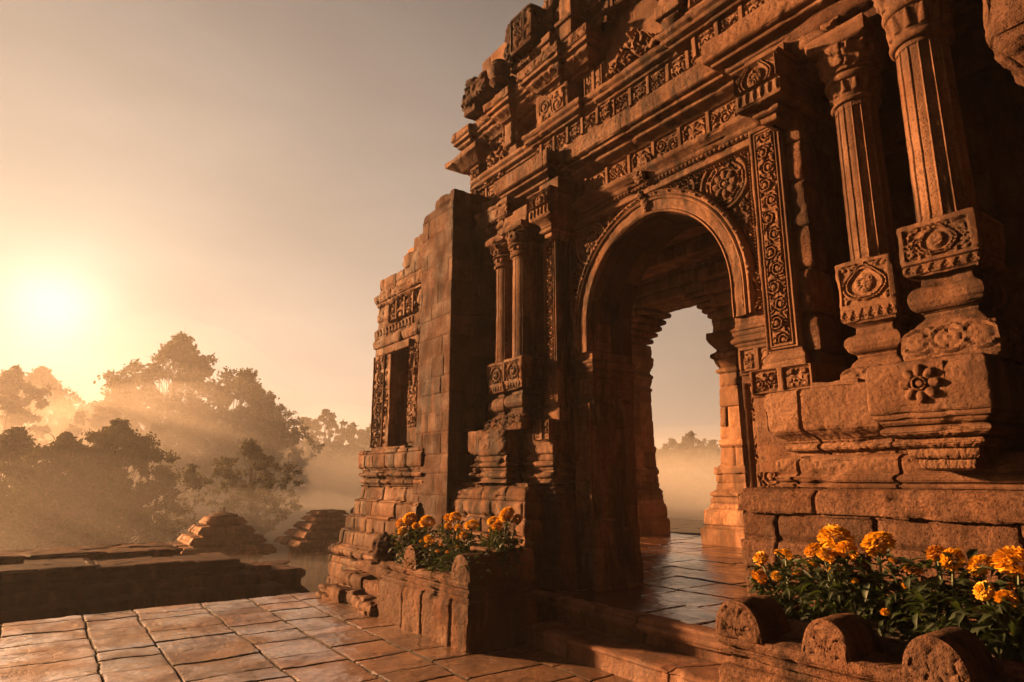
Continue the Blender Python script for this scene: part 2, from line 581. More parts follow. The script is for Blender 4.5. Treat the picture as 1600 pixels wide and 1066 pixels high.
# --- arch wall: spandrels, soffit, archivolt
m = MB()
x0, x1, z0, z1 = -5.80, -3.15, ZI, 4.62
def spandrel(u, v):
    x, z = x0 + u, z0 + v
    d = arch_dist(x, z)
    e = np.minimum(np.minimum(x - x0, x1 - x), z1 - z)
    rr = np.hypot(x + 3.53, z - 4.31)
    rl = np.hypot(x + 5.40, z - 4.28)
    orn = foliage(x, z, .042, 21, XC)
    sc = scrolls(z - 3.55, np.abs(x - XC), .21, 8)
    orn = np.where((z < 4.05), scrolls(np.abs(x - XC) - 1.22, z, .135, 3), orn)
    for (cx, cz, Rr) in ((-3.53, 4.31, .235), (-5.40, 4.28, .225), (-3.98, 4.42, .1), (-4.98, 4.42, .1)):
        r = np.hypot(x - cx, z - cz)
        orn = np.where(r < Rr * 1.28, np.maximum(medallion(x - cx, z - cz, Rr * .98, 8, 5), ring(r, Rr * 1.1, .026) * 1.15), orn)
    h = .04 * orn * sm(.225, .245, d) * sm(.11, .125, e)
    bd = .045 * (beads(np.where(np.minimum(x - x0, x1 - x) < z1 - z, z, x), e - .075, .034, .035))
    frame = .05 * sm(.062, .055, e) + np.where((e > .075) & (e < .11), bd, 0)
    return h + frame - .01
front(m, x0, x1, z0, z1, YW, spandrel, res=.0095, mask=lambda u, v: arch_dist(x0 + u, z0 + v) > .03)
m.build('spandrel_wall', M_CARVE, TEMPLE)

m = MB()
arch_sweep(m, [(.0, 5.02), (.0, 4.945), (.018, 4.93), (.03, 4.945), (.135, 4.945), (.14, 4.925), (.155, 4.915), (.17, 4.925), (.175, 4.955), (.18, 4.93), (.235, 4.93), (.24, 4.95), (.245, 5.02)][::-1],
    disp=lambda U, Q, Y: np.where((Q > .185) & (Q < .23), .028 * beads(U, Q - .185, .04, .045), np.where((Q > .035) & (Q < .13), .007 * foliage(U, Q, .05, 4), 0)))
m.build('archivolt', M_CARVE, TEMPLE)

m = MB()
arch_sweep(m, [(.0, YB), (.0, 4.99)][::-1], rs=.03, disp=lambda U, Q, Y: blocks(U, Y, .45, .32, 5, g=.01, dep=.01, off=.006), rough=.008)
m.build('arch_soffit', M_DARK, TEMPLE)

# keystone ornament and the two carved bosses above it
m = MB()
def blob(mb, c, r, seed, amp=.35, n=40):
    th, ph = np.meshgrid(np.linspace(0, 2 * PI, n, endpoint=False), np.linspace(.02, PI - .02, n // 2), indexing='ij')
    D = np.stack([np.cos(th) * np.sin(ph), np.sin(th) * np.sin(ph), -np.cos(ph)], -1)
    P = D * (1 + amp * fbm(D + seed, 3.2, 3, seed))[..., None]
    mb.grid(np.array(c) + P * np.array(r), cu=True)
blob(m, (XC, 4.93, 4.43), (.05, .04, .09), 3)
blob(m, (XC - .03, 4.9, 4.54), (.04, .035, .05), 8)
m.build('keystone', M_CARVE, TEMPLE)
m = MB()
blob(m, (XC - .02, 4.88, 4.74), (.07, .045, .065), 5, .5)
blob(m, (XC + .02, 4.93, 4.92), (.09, .045, .085), 6, .5)
m.build('carved_boss', M_CARVE, TEMPLE)

# --- piers below the arch
def pier(xa, xb, name, jamb):
    m = MB()
    inner = xb if jamb else xa
    path = [(xa, YB), (xa, YW), (xb, YW), (xb, YB + .0)]
    def dz(U, Z, O):
        return blocks(U, Z, .5, .42, 9, g=.008, dep=.007, off=.004)
    prof = [(.05, .36), (.05, .62), (.035, .66), (.04, .68), (.02, .72), (.02, .98), (.0, 1.02), (.0, 2.44)] + [(.012, 2.45), (.012, 2.7)] + [(.03, 2.72)] + tor(.03, 2.73, 2.79, .025) + [(.03, 2.80), (.045, 2.83)] + tor(.045, 2.84, 2.89, .02) + [(.03, 2.9), (.012, 2.93), (.012, 2.99)]
    sweep(m, path, prof, .02, .015, disp=dz, chip=.012)
    p = m.build(name, M_STONE, TEMPLE)
    w = xb - xa
    m = MB()
    def pan(u, v, W, H, seed):
        e = np.minimum(np.minimum(u, W - u), np.minimum(v, H - v))
        return .025 * np.maximum(ring(e, .02, .022), sm(.05, .07, e) * scrolls(u - W / 2, v, W * .62, seed)) + .012 * sm(.03, .0, e)
    front(m, xa + .03, xb - .03, 1.08, 2.40, YW, lambda u, v: pan(u, v, w - .06, 1.32, 3), res=.009)
    front(m, xa + .01, xb - .01, 2.47, 2.68, YW - .012, lambda u, v: .02 * frames(u, v, (w - .02) / 2, .21, 3), res=.009)
    def oval(u, v):
        return .022 * np.maximum(ogee(u - w / 2 + .06, v - .3, .09, .17), 0) + .012
    if jamb:
        front(m, xa + .02, xa + .17, 3.0, 3.5, YW + .0, lambda u, v: .03 * ogee(u - .075, v - .2, .07, .17), res=.009)
        side(m, YW + .04, YW + .30, 1.08, 2.40, xb, lambda u, v: pan(u, v, .26, 1.32, 7), res=.012)
        side(m, YW + .03, YW + .56, 2.47, 2.68, xb + .012, lambda u, v: .02 * frames(u, v, .13, .21, 5), res=.012)
        side(m, YW + .04, YW + .30, 3.0, 3.34, xb, lambda u, v: .02 * foliage(u, v, .06, 7, .13), res=.012)
    m.build('carved_panel', M_CARVE, p)
    return p
pier(-5.80, XC - RA, 'arch_pier', True)
pr_ = pier(XC + RA, -3.13, 'arch_pier', False)
m = MB()
front(m, -3.40, -3.20, 2.98, 3.36, 4.965, lambda u, v: .04 * ogee(u - .1, v - .19, .085, .17) + .0, res=.008)
m.build('oval_medallion', M_CARVE, TEMPLE)

# --- mouldings and frieze over the arch
m = MB()
sweep(m, [(-5.82, 5.2), (-5.82, 4.98), (-3.1, 4.98)], [(-.1, 4.60), (.015, 4.60), (.015, 4.64), (.035, 4.645), (.035, 4.69), (.05, 4.70), (.06, 4.73)] + cav(.06, 4.73, .115, 4.79, -1) + [(.125, 4.8), (.125, 4.845), (.02, 4.855), (-.05, 4.86)], .012, .01,
    disp=lambda U, Z, O: np.where((Z > 4.648) & (Z < 4.688), .02 * beads(U, Z - 4.645, .05, .045), 0))
m.build('bead_moulding', M_STONE, TEMPLE)
m = MB()
front(m, -5.80, -3.1, 4.85, 5.12, 4.975, lambda u, v: .032 * frames(u, v, .36, .27, 11), res=.009)
m.build('frieze', M_CARVE, TEMPLE)

# --- main cornice with the two blocks standing forward over the pilasters
m = MB()
cpath = [(-6.95, 5.5), (-6.95, 4.62), (-5.78, 4.62), (-5.78, 4.79), (-3.40, 4.79), (-3.40, 4.6), (1.4, 4.6)]
def cdisp(U, Z, O):
    h = np.where((Z > 5.38) & (Z < 5.56) & (O > -.02), -.004 + .007 * foliage(U, Z, .035, 31) * sm(5.39, 5.41, Z) * sm(5.55, 5.53, Z), 0)
    h = h + np.where((O > -.02), -.014 * sm(.25, .5, vnoise(U * 2.3, Z * .5, 1, 8)) * sm(5.45, 5.37, Z), 0)
    return h - .008 * (1 - sm(.003, .009, np.abs(np.mod(U, 1.37) - .6)))
sweep(m, cpath, [(-.4, 5.10), (-.28, 5.10), (-.28, 5.17)] + cav(-.28, 5.17, -.14, 5.25, -1) + [(-.14, 5.30), (-.05, 5.31), (-.05, 5.345), (0, 5.36), (.012, 5.38), (.012, 5.555), (-.01, 5.57), (-.08, 5.585), (-.08, 5.60), (-.4, 5.62)], .012, .011, disp=cdisp, chip=.014, rough=.006)
m.build('cornice', M_STONE, TEMPLE)

# --- pilasters
def pilaster(xa, xb, yf, zb, zt, xs, yback, cap, capz, name='pilaster'):
    m = MB()
    w = xb - xa
    rib = lambda U, Z, O: np.where(U > (yback - yf) + w + .03, -.018 * sm(.2, .8, .5 + .5 * np.cos(2 * PI * U / .075)), 0) + blocks(U, Z, 2.0, .62, 3, g=.007, dep=.006, off=.002)
    sweep(m, [(xa, yback), (xa, yf), (xb, yf), (xb, yback)], [(.04, zb - .02), (.04, zb + .12), (.015, zb + .15), (0, zb + .17), (0, zt)], .012, .015, disp=rib, chip=.01)
    p = m.build(name, M_STONE, TEMPLE)
    m = MB()
    def strip(u, v):
        W, H = w - .02, zt - zb - .22
        e = np.minimum(np.minimum(u, W - u), np.minimum(v, H - v) + .02)
        h = np.maximum(ring(e, .02, .016), ring(e, .055, .012))
        return .016 * h + .03 * sm(.07, .08, e) * np.maximum(scrolls(u - W / 2, v, W * .5, 17), .9 * foliage(u, v, .03, 4, W / 2) * (np.abs(u - W / 2) > W * .22))
    front(m, xa + .01, xb - .01, zb + .18, zt - .04, yf - .002, strip, res=.0075)
    m.build('carved_strip', M_CARVE, p)
    # capital: stepped corbels under a carved block
    m = MB()
    cx0, cx1, cy = cap
    zc0, zc1, zc2 = capz
    pth = [(cx0, yback), (cx0, cy), (cx1, cy), (cx1, yback)]
    gx = xa - cx0
    sweep(m, pth, [(-.2, zc0 - .02), (-.14, zc0), (-.14, zc0 + .05)] + tor(-.12, zc0 + .05, zc0 + .11, .03) + cav(-.10, zc0 + .12, -.01, zc1 - .03, -1) + [(0, zc1 - .02), (0, zc1 + .1), (-.012, zc1 + .11), (-.012, zc2 - .03), (.015, zc2 - .02), (.015, zc2), (-.2, zc2)], .012, .011, chip=.014, rough=.007)
    W = cx1 - cx0
    front(m, cx0 + .015, cx1 - .015, zc1 + .12, zc2 - .035, cy + .01, lambda u, v: .03 * np.maximum(ogee(u - W / 2 + .015, v - (zc2 - zc1 - .155) / 2, W * .36, (zc2 - zc1) * .42), sm(.02, .012, np.minimum(np.minimum(u, W - .03 - u), np.minimum(v, zc2 - zc1 - .155 - v)))), res=.008)
    front(m, cx0 + .015, cx1 - .015, zc1 - .01, zc1 + .1, cy - .0, lambda u, v: .018 * petals(u, .11 - v, .07, .1), res=.008)
    side(m, cy + .03, yback - .03, zc1 + .12, zc2 - .04, cx1 - .012, lambda u, v: .025 * foliage(u, v, .07, 9), res=.012)
    m.build('capital', M_CARVE, p)
    return p
pilaster(-6.09, -5.805, 4.79, 2.22, 4.46, 0, 5.3, (-6.03, -5.61, 4.52), (4.42, 4.66, 4.98))
pilaster(-3.115, -2.79, 4.80, 2.40, 4.60, 0, 5.3, (-2.995, -2.56, 4.45), (4.47, 4.62, 4.98))
# plain block strip right of the second pilaster, and its head mouldings
m = MB()
sweep(m, [(-2.84, 5.3), (-2.84, 4.84), (-2.66, 4.84), (-2.655, 6.35)], [(0, 2.1), (0, 5.2)], .014, .016, disp=lambda U, Z, O: blocks(U, Z, .5, .36, 12, g=.016, dep=.022, off=.015), chip=.03, rough=.016)
m.build('pier_strip', M_ROUGH, TEMPLE)

# entablature blocks between the capitals and the cornice
for xa, xb, ya in ((-6.0, -5.62, 4.66), (-2.98, -2.6, 4.62)):
    m = MB()
    box(m, xa, xb, ya, 5.4, 4.97, 5.15, ru=.02)
    m.build('impost_block', M_STONE, TEMPLE)
m = MB()
sweep(m, [(-2.62, 5.5), (-2.62, 4.72), (-2.2, 4.72), (-2.2, 5.5)], [(-.16, 4.72), (-.1, 4.76)] + tor(-.06, 4.78, 4.9, .05) + [(-.06, 4.92), (0, 4.97), (.02, 5.2)], .02, .015, chip=.05, rough=.03, disp=lambda U, Z, O: .05 * foliage(U, Z, .09, 14) - .02)
m.build('carved_bracket', M_ROUGH, TEMPLE)

# --- columns
def column(cx, cy, h, r, z, zcap, name='column', abacus=True, n=96):
    """z: bottom, lotus top, neck top, block bottom, block top, shaft top"""
    zb, zl, zn, z1, z2, zt = z
    m = MB()
    fl = lambda U, Z, O: -(.009 if r > .1501 or r == .148 else .005) * sm(.12, .35, np.abs(np.sin(U / .01 * (7 if r > .1501 or r == .148 else 4)))) + (.006 if r > .1501 or r == .148 else 0) * fbm(np.stack([U / .01 * r * 9, Z * .7, U * 0], -1), 1.0, 3, 6) * sm(zt, zt - .05, Z) - .012 * (1 - sm(.003, .009, np.abs(Z - (z2 + .55 * (zt - z2)))))
    lathe(m, cx, cy, [(r * 1.1, z2 - .02), (r * 1.1, z2 + .05), (r * 1.06, z2 + .06), (r, zt)], n * 2, .03, disp=fl, rough=.006, chip=.012)
    c = m.build(name, M_STONE, TEMPLE)
    # base: lotus cushion, mouldings
    m = MB()
    L = 2 * h
    hl = zl - zb
    sq = rect(cx - h, cx + h, cy - h, cy + h)
    def lot(U, Z, O):
        return np.where((Z > zb + .01) & (Z < zl) & (O > .0), .02 * medallions(U, Z - zb - .01, L / 3, hl - .02), 0)
    sweep(m, sq, [(.03, zb - .03), (.05, zb)] + cav(.05, zb, .04, zb + hl * .6, 1)[1:] + [(-.02, zl)] + [(-.04, zl + .02), (-.055, zl + .04), (-.05, zl + .06)] + tor(-.04, zl + .07, zn - .05, .05) + [(-.055, zn - .04), (-.06, zn)] + cav(-.055, zn, -.005, z1, -1) + [(-.2, z1)], .012, .012, closed=True, disp=lot, wear=.015, chip=.012, rough=.005)
    m.build('column_base', M_STONE, c)
    # block with ogee medallions
    m = MB()
    hb = z2 - z1
    def blk(U, Z, O):
        x = np.mod(U, L) - h
        zz = Z - z1
        up = np.clip(zz / hb, 0, 1)
        o = ogee(x, zz - hb * .64, hb * .36, hb * .31) * ((up > .3) & (up < .97))
        fr = sm(.03, .02, np.minimum(h - np.abs(x), hb - zz)) * (up > .3)
        dent = (up > .03) & (up < .2)
        t = np.where(dent, zigzag(U, .2 * hb - zz, h / 3, hb * .17), 0)
        return np.where(O > -.02, .022 * np.maximum(o, fr) + .014 * t + .016 * ((up > .2) & (up < .3)), 0)
    sweep(m, sq, [(-.02, z1 - .002), (0, z1), (0, z2), (-h, z2 + .01)], .009, .009, closed=True, disp=blk, wear=.012, chip=.012, rough=.005)
    m.build('column_block', M_CARVE, c)
    # capital
    m = MB()
    hc = zcap - zt
    cp = lambda U, Z, O: np.where(Z > zt + hc * .42, .025 * foliage(U / .01 * r * 1.1, Z, .06, 6), np.where((Z > zt + .09) & (Z < zt + hc * .3), .018 * petals(U / .01 * r, Z - zt - .07, r * .5, hc * .22), 0))
    lathe(m, cx, cy, [(r, zt - .03), (r * 1.02, zt)] + [(r + a, b) for a, b in tor(.01, zt, zt + .06, .025)] + [(r * 1.08, zt + .07), (r * 1.2, zt + hc * .3)] + [(r + a, b) for a, b in tor(.2 * r, zt + hc * .3, zt + hc * .4, .03)] + [(r * 1.2, zt + hc * .42), (r * 1.45, zt + hc * .62), (r * 1.55, zt + hc * .74), (r * 1.3, zt + hc * .78), (.012, zt + hc * .78)], n * 2, .012, disp=cp, rough=.006, chip=.01)
    if abacus:
        a = r * 1.55
        slab(m, cx - a, cx + a, cy - a, cy + a, [(-.05, zt + hc * .76), (-.01, zt + hc * .79), (0, zt + hc * .8), (0, zcap), (-.02, zcap)], .02, .02, chip=.03)
    m.build('capital', M_STONE, c)
    return c
column(-1.53, 4.40, .2, .152, (2.23, 2.46, 2.74, 2.76, 3.07, 4.33), 5.08)
column(-2.195, 4.86, .19, .148, (2.11, 2.36, 2.62, 2.66, 3.10, 4.38), 5.0)
column(-6.36, 4.70, .18, .15, (2.15, 2.32, 2.6, 2.62, 2.98, 4.3), 4.72)
column(-6.98, 4.86, .18, .15, (2.15, 2.32, 2.62, 2.64, 3.02, 4.34), 4.78)

# heads over the four columns
m = MB()
box(m, -6.78, -6.14, 4.56, 5.3, 4.72, 4.80, b=.015, ru=.02, chip=.03)
box(m, -6.74, -6.18, 4.60, 5.3, 4.80, 4.97, b=.01, ru=.02, chip=.03)
sweep(m, [(-7.5, 5.4), (-7.5, 4.66), (-6.7, 4.66), (-6.7, 5.4)], [(-.15, 4.78), (-.1, 4.82), (-.1, 4.9), (-.03, 4.94), (-.03, 5.0), (0, 5.03), (0, 5.2), (.015, 5.22), (.015, 5.28), (-.2, 5.29)], .02, .012, chip=.03, disp=lambda U, Z, O: np.where((Z > 5.04) & (Z < 5.19), .015 * foliage(U, Z, .06, 2), 0))
sweep(m, [(-7.5, 5.4), (-7.5, 4.82), (-6.0, 4.82)], [(-.1, 5.28), (-.02, 5.28), (-.02, 5.36), (.04, 5.4), (.04, 5.5), (-.1, 5.52)], .02, .015, chip=.03)
m.build('architrave', M_STONE, TEMPLE)
m = MB()
sweep(m, [(-2.6, 5.5), (-2.6, 4.74), (-1.9, 4.74), (-1.9, 4.3), (-.9, 4.3), (1.2, 4.3)], [(-.3, 5.0), (-.03, 5.02), (-.03, 5.1), (.05, 5.14), (.05, 5.24), (.0, 5.26), (.0, 5.4)], .03, .02, chip=.04, rough=.02)
m.build('architrave', M_DARK, TEMPLE)

# --- recess walls behind the columns
m = MB()
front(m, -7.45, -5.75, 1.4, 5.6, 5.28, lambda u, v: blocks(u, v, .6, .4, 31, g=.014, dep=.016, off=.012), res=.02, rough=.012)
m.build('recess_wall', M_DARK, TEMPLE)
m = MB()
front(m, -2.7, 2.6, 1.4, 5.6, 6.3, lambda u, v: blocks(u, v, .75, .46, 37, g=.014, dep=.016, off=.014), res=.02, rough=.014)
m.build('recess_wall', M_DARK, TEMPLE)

# --- pedestals left of the arch
m = MB()
def ped_prof(zb, zc, zt, d=.0):
    return [(-.02, zb), (-.05, zb + .04)] + tor(-.05, zb + .05, zb + .13, .045) + [(-.055, zb + .14), (-.04, zb + .17)] + tor(-.045, zb + .18, zb + .25, .05) + [(-.03, zb + .26), (-.03, zc - .02), (0, zc), (.0, zt - .02), (-.012, zt), (-.3, zt + .005)]
pd = lambda U, Z, O: np.where((Z > 1.86) & (Z < 2.12), .012 * foliage(U, Z, .07, 3) * sm(.0, .3, fbm(np.stack([U, Z, U * 0], -1), 3, 2, 4)), 0)
sweep(m, [(-7.42, 5.3), (-7.28, 5.3), (-7.28, 4.45), (-6.42, 4.45), (-6.42, 4.668), (-5.80, 4.668), (-5.80, 5.05)], ped_prof(1.5, 1.84, 2.15), .014, .012, disp=pd, chip=.035, rough=.012)
front(m, -6.12, -5.80, 1.98, 2.22, 4.645, lambda u, v: .022 * frames(u, v, .16, .24, 5), res=.009)
side(m, 4.69, 4.98, 1.98, 2.22, -5.80, lambda u, v: .022 * foliage(u, v, .06, 5, .15), res=.01)
box(m, -6.14, -5.795, 4.65, 5.1, 1.96, 2.22, ru=.02)
m.build('pedestal', M_STONE, TEMPLE)
m = MB()
bb = lambda U, Z, O: blocks(U, Z, .55, .185, 4, g=.014, dep=.016, off=.012)
sweep(m, [(-7.6, 4.42), (-5.98, 4.42), (-5.98, 4.70), (-5.80, 4.70), (-5.80, 5.05)], [(.12, .36), (.12, .6), (.09, .63), (.09, .84), (.06, .87), (.06, 1.08), (.03, 1.12), (.03, 1.36), (.0, 1.42)] + cav(.0, 1.42, -.12, 1.50, 1) + [(-.4, 1.51)], .015, .013, disp=bb, chip=.03, rough=.014, wear=.03)
m.build('plinth_course', M_STONE, TEMPLE)

# --- buttress
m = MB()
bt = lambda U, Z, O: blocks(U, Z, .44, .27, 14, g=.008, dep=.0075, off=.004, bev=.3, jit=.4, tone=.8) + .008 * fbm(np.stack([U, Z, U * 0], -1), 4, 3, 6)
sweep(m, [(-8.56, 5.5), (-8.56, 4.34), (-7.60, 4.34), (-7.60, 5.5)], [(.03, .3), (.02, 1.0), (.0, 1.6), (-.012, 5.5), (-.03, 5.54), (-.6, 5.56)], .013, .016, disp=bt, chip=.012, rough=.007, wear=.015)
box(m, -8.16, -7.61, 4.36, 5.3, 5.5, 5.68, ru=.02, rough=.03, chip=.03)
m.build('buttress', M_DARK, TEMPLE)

# --- side wing left of the buttress
m = MB()
wz = lambda U, Z, O: blocks(U, Z, .42, .3, 24, g=.012, dep=.012, off=.01) + .018 * foliage(U, Z, .09, 5) * ((Z > 4.2) & (Z < 4.75)) * sm(4.2, 4.25, Z)
NX0, NX1, NZ0, NZ1, WY = -9.72, -9.06, 2.02, 3.56, 4.45
wp = [(0, 2.0), (0, 3.72), (.03, 3.74), (.05, 3.86), (.02, 3.9), (.02, 4.06), (-.02, 4.08), (-.02, 4.46), (.03, 4.5), (.05, 4.56), (.05, 4.66), (-.03, 4.7), (-.03, 4.98), (-.4, 5.0)]
sweep(m, [(-10.4, 6.2), (-10.4, WY), (NX0, WY), (NX0, WY + .45)], wp, .02, .018, disp=wz, chip=.03, rough=.014)
sweep(m, [(NX1, WY + .45), (NX1, WY), (-8.3, WY)], wp, .02, .018, disp=wz, chip=.03, rough=.014)
sweep(m, [(NX0 - .01, WY), (NX1 + .01, WY)], [(-.4, NZ1), (.0, NZ1)] + [p for p in wp if p[1] > NZ1], .02, .018, disp=wz, chip=.03, rough=.014)
front(m, NX0 - .05, NX1 + .05, 1.9, 3.7, WY + .42, lambda u, v: u * 0, res=.05)
box(m, -9.55, -8.3, 4.5, 5.6, 4.96, 5.22, ru=.03, chip=.04, rough=.02)
box(m, -9.25, -8.3, 4.55, 5.6, 5.2, 5.44, ru=.03, chip=.04, rough=.02)
box(m, -8.75, -8.3, 4.6, 5.6, 5.42, 5.62, ru=.03, chip=.04, rough=.02)
wing = m.build('side_wing', M_STONE, TEMPLE)
m = MB()
front(m, -10.36, -9.9, 2.05, 3.6, WY - .005, lambda u, v: .035 * np.maximum(ring(np.minimum(u, .46 - u), .02, .02), scrolls(u - .23, v, .25, 4) * sm(.04, .06, np.minimum(u, .46 - u))), res=.013)
front(m, -9.88, -9.74, 2.05, 3.6, WY - .005, lambda u, v: .03 * foliage(u, v, .06, 4, .07), res=.013)
front(m, -9.03, -8.72, 2.3, 3.6, WY - .005, lambda u, v: .035 * np.maximum(ogee(u - .15, v - .9, .12, .35), scrolls(u - .15, v, .22, 6) * (v < .6)), res=.013)
front(m, -10.3, -8.9, 3.92, 4.05, WY - .02, lambda u, v: .025 * petals(u, v, .12, .13), res=.014)
front(m, -9.85, -8.85, 4.1, 4.44, WY + .015, lambda u, v: .05 * frames(u, v, .3, .34, 3), res=.014)
m.build('carved_panel', M_CARVE, wing)
m = MB()
sweep(m, [(-9.95, WY - .02), (NX0, WY - .02), (NX0, WY + .4)], [(0, 2.0), (0, 2.1)], .02, .02)
box(m, NX0 - .1, NX1 + .14, WY - .1, WY + .4, 1.93, 2.04, ru=.02, chip=.03)
box(m, NX0 - .1, NX1 + .1, WY - .07, WY + .02, NZ1 - .0, NZ1 + .13, ru=.02, chip=.03)
box(m, NX0 - .03, NX0 + .06, WY - .04, WY + .1, 2.04, NZ1, ru=.02, chip=.03)
m.build('window_frame', M_STONE, wing)
m = MB()
wb = lambda U, Z, O: blocks(U, Z, .38, .24, 44, g=.014, dep=.014, off=.012)
sweep(m, [(-10.42, 6.2), (-10.42, WY - .02), (-8.3, WY - .02)], [(.46, -.1), (.44, .34)] + tor(.36, .34, .52, .10) + [(.33, .54), (.31, .74), (.25, .76), (.24, .98), (.17, 1.0), (.16, 1.22), (.09, 1.24), (.07, 1.4), (.1, 1.45)] + tor(.06, 1.46, 1.55, .05) + tor(.08, 1.57, 1.66, .06) + [(.1, 1.7), (.14, 1.74), (.14, 1.96), (.12, 2.0), (-.2, 2.01)], .016, .014, disp=wb, chip=.02, rough=.008, wear=.02)
m.build('wing_base', M_STONE, TEMPLE)
# rubble steps at the foot of the wing
m = MB()
rs_ = np.random.default_rng(5)
for k, (ya, zt_, xa) in enumerate(((3.26, .17, -9.15), (3.48, .33, -9.0), (3.68, .49, -8.75))):
    x = xa
    while x < -7.45:
        w = .28 + .26 * rs_.random()
        xe = min(x + w, -7.40)
        zz = zt_ + .02 * rs_.normal()
        yy = ya + .03 * rs_.normal()
        slab(m, x + .006, xe - .006, yy, 4.1, [(-.03, -.05), (0, .02)] + tor(-.01, max(zz - .16, .0), zz, .03) + [(-.04, zz)], .03, .02, rough=.03, chip=.03, seed=int(rs_.integers(99)))
        x = xe
m.build('rubble_step', M_ROUGH, TEMPLE)

# --- plinth on the right
m = MB()
def big(U, Z, O):
    h = np.zeros_like(U)
    seams = [(-9, .62), (-9, .9), (-9, 1.13), (-9, 1.29)]
    for _, zz in seams:
        d = np.abs(Z - zz - .012 * vnoise(U * 3, Z * 0, U * 0, int(zz * 100)))
        h = h - .022 * (1 - sm(.003, .011, d)) - .008 * (1 - sm(0, .03, d))
    row = np.searchsorted([.62, .9, 1.13, 1.29], Z.ravel()).reshape(Z.shape)
    cuts = {0: (.5, 1.3, 2.1, 3.0), 1: (.35, 1.15, 1.9, 2.7), 2: (.28, .95, 1.72, 2.9), 3: (.28, .95, 1.72, 2.9), 4: (.6, 1.9, 2.8)}
    blk = np.zeros_like(U)
    for r, cs in cuts.items():
        for c in cs:
            d = np.abs(U - 1.1 - c - .02 * vnoise(Z * 5, U * 0, U * 0, r * 9 + int(c * 10)))
            h = h - np.where(row == r, .028 * (1 - sm(.003, .011, d)) + .008 * (1 - sm(0, .035, d)), 0)
            blk = blk + np.where((row == r) & (U - 1.1 > c), 1, 0)
    h = h + .02 * (hash1(blk * 7 + row, row, 3) - .5)
    ck = np.abs((U - 1.1 - 1.95) - (Z - .95) * 1.35 - .05 * vnoise(Z * 9, U * 3, U * 0, 2))
    h = h - .025 * (1 - sm(.002, .012, ck)) * (U > 2.95) * (Z > .98) * (Z < 1.4)
    TONE[0] = .8 * (hash1(blk * 7 + row, row, 5) * 2 - 1)
    return h + .005 * foliage(U, Z, .035, 8) * (Z > .9)
sweep(m, [(-3.115, 5.4), (-3.115, 4.3), (1.6, 4.3)], [(.0, -.05), (.0, .62), (-.01, .64), (.0, .9), (.015, .92), (.015, 1.12), (-.012, 1.14), (-.012, 1.28), (.02, 1.31), (.02, 1.44), (-.02, 1.49), (-1.9, 1.5)], .011, .010, disp=big, chip=.02, rough=.007, wear=.03)
m.build('plinth', M_ROUGH, TEMPLE)
m = MB()
sweep(m, [(-2.86, 5.3), (-2.86, 4.42), (1.6, 4.42)], [(.02, 1.49), (.03, 1.51)] + tor(.01, 1.52, 1.58, .03) + [(.0, 1.59), (.0, 1.68), (-.02, 1.70), (-.06, 1.71), (-1.9, 1.72)], .011, .010, chip=.016, rough=.006, disp=lambda U, Z, O: np.where((Z > 1.6) & (Z < 1.68), .008 * foliage(U, Z, .035, 4), 0) - .02 * (1 - sm(.004, .014, np.abs(np.mod(U, .7) - .35))))
sweep(m, [(-2.95, 5.3), (-2.95, 4.45), (-2.0, 4.45), (-1.0, 4.45)], [(-.3, 1.70), (-.17, 1.70), (-.15, 1.74)] + tor(-.12, 1.745, 1.80, .03) + [(-.12, 1.805)] + cav(-.11, 1.81, -.02, 1.88, -1) + [(0, 1.90), (.0, 2.17), (-.012, 2.19), (-.15, 2.2)], .011, .010, chip=.016, rough=.006, disp=lambda U, Z, O: .005 * foliage(U, Z, .035, 5) - .016 * (1 - sm(.004, .012, np.abs(np.mod(U - .3, .55) - .3))))
m.build('plinth_moulding', M_STONE, TEMPLE)
m = MB()
sweep(m, [(-3.13, 5.2), (-3.13, 4.6), (-2.58, 4.6), (-2.58, 5.3)], [(0, 1.6), (0, 2.18), (.012, 2.19), (.012, 2.40), (-.1, 2.41)], .016, .015, chip=.02, rough=.01)
front(m, -3.12, -2.59, 2.2, 2.4, 4.588, lambda u, v: .03 * frames(u, v, .265, .2, 15), res=.008)
box(m, -2.60, -2.25, 4.53, 5.4, 2.15, 2.24, ru=.02, chip=.03, rough=.02)
box(m, -2.50, -1.85, 4.60, 5.4, 2.03, 2.12, ru=.02, chip=.03, rough=.02)
m.build('pedestal', M_STONE, TEMPLE)
m = MB()
pq = lambda U, Z, O: np.where((Z > 1.92) & (Z < 2.2) & (O > -.02), .004 * foliage(U, Z, .035, 12), 0) + np.where((Z > 1.60) & (Z < 1.80), .005 * foliage(U, Z, .03, 2), 0)
sweep(m, [(-1.95, 5.4), (-1.95, 4.04), (-1.33, 4.04), (-1.33, 6.3)], [(-.3, 1.59), (-.17, 1.60), (-.16, 1.66)] + [(-.13, 1.67), (-.12, 1.72)] + tor(-.1, 1.73, 1.78, .025) + [(-.08, 1.785)] + tor(-.06, 1.79, 1.85, .045) + [(-.03, 1.86), (-.02, 1.88), (.0, 1.89), (.0, 1.915), (.012, 1.92), (.012, 2.20), (-.01, 2.225), (-.31, 2.24)], .010, .009, chip=.016, rough=.006, disp=pq, wear=.02)
front(m, -1.78, -1.52, 1.96, 2.2, 4.026, lambda u, v: .034 * flower(u - .13, v - .12, .118, 8), res=.007, sink=.02)
m.build('pedestal', M_STONE, TEMPLE)

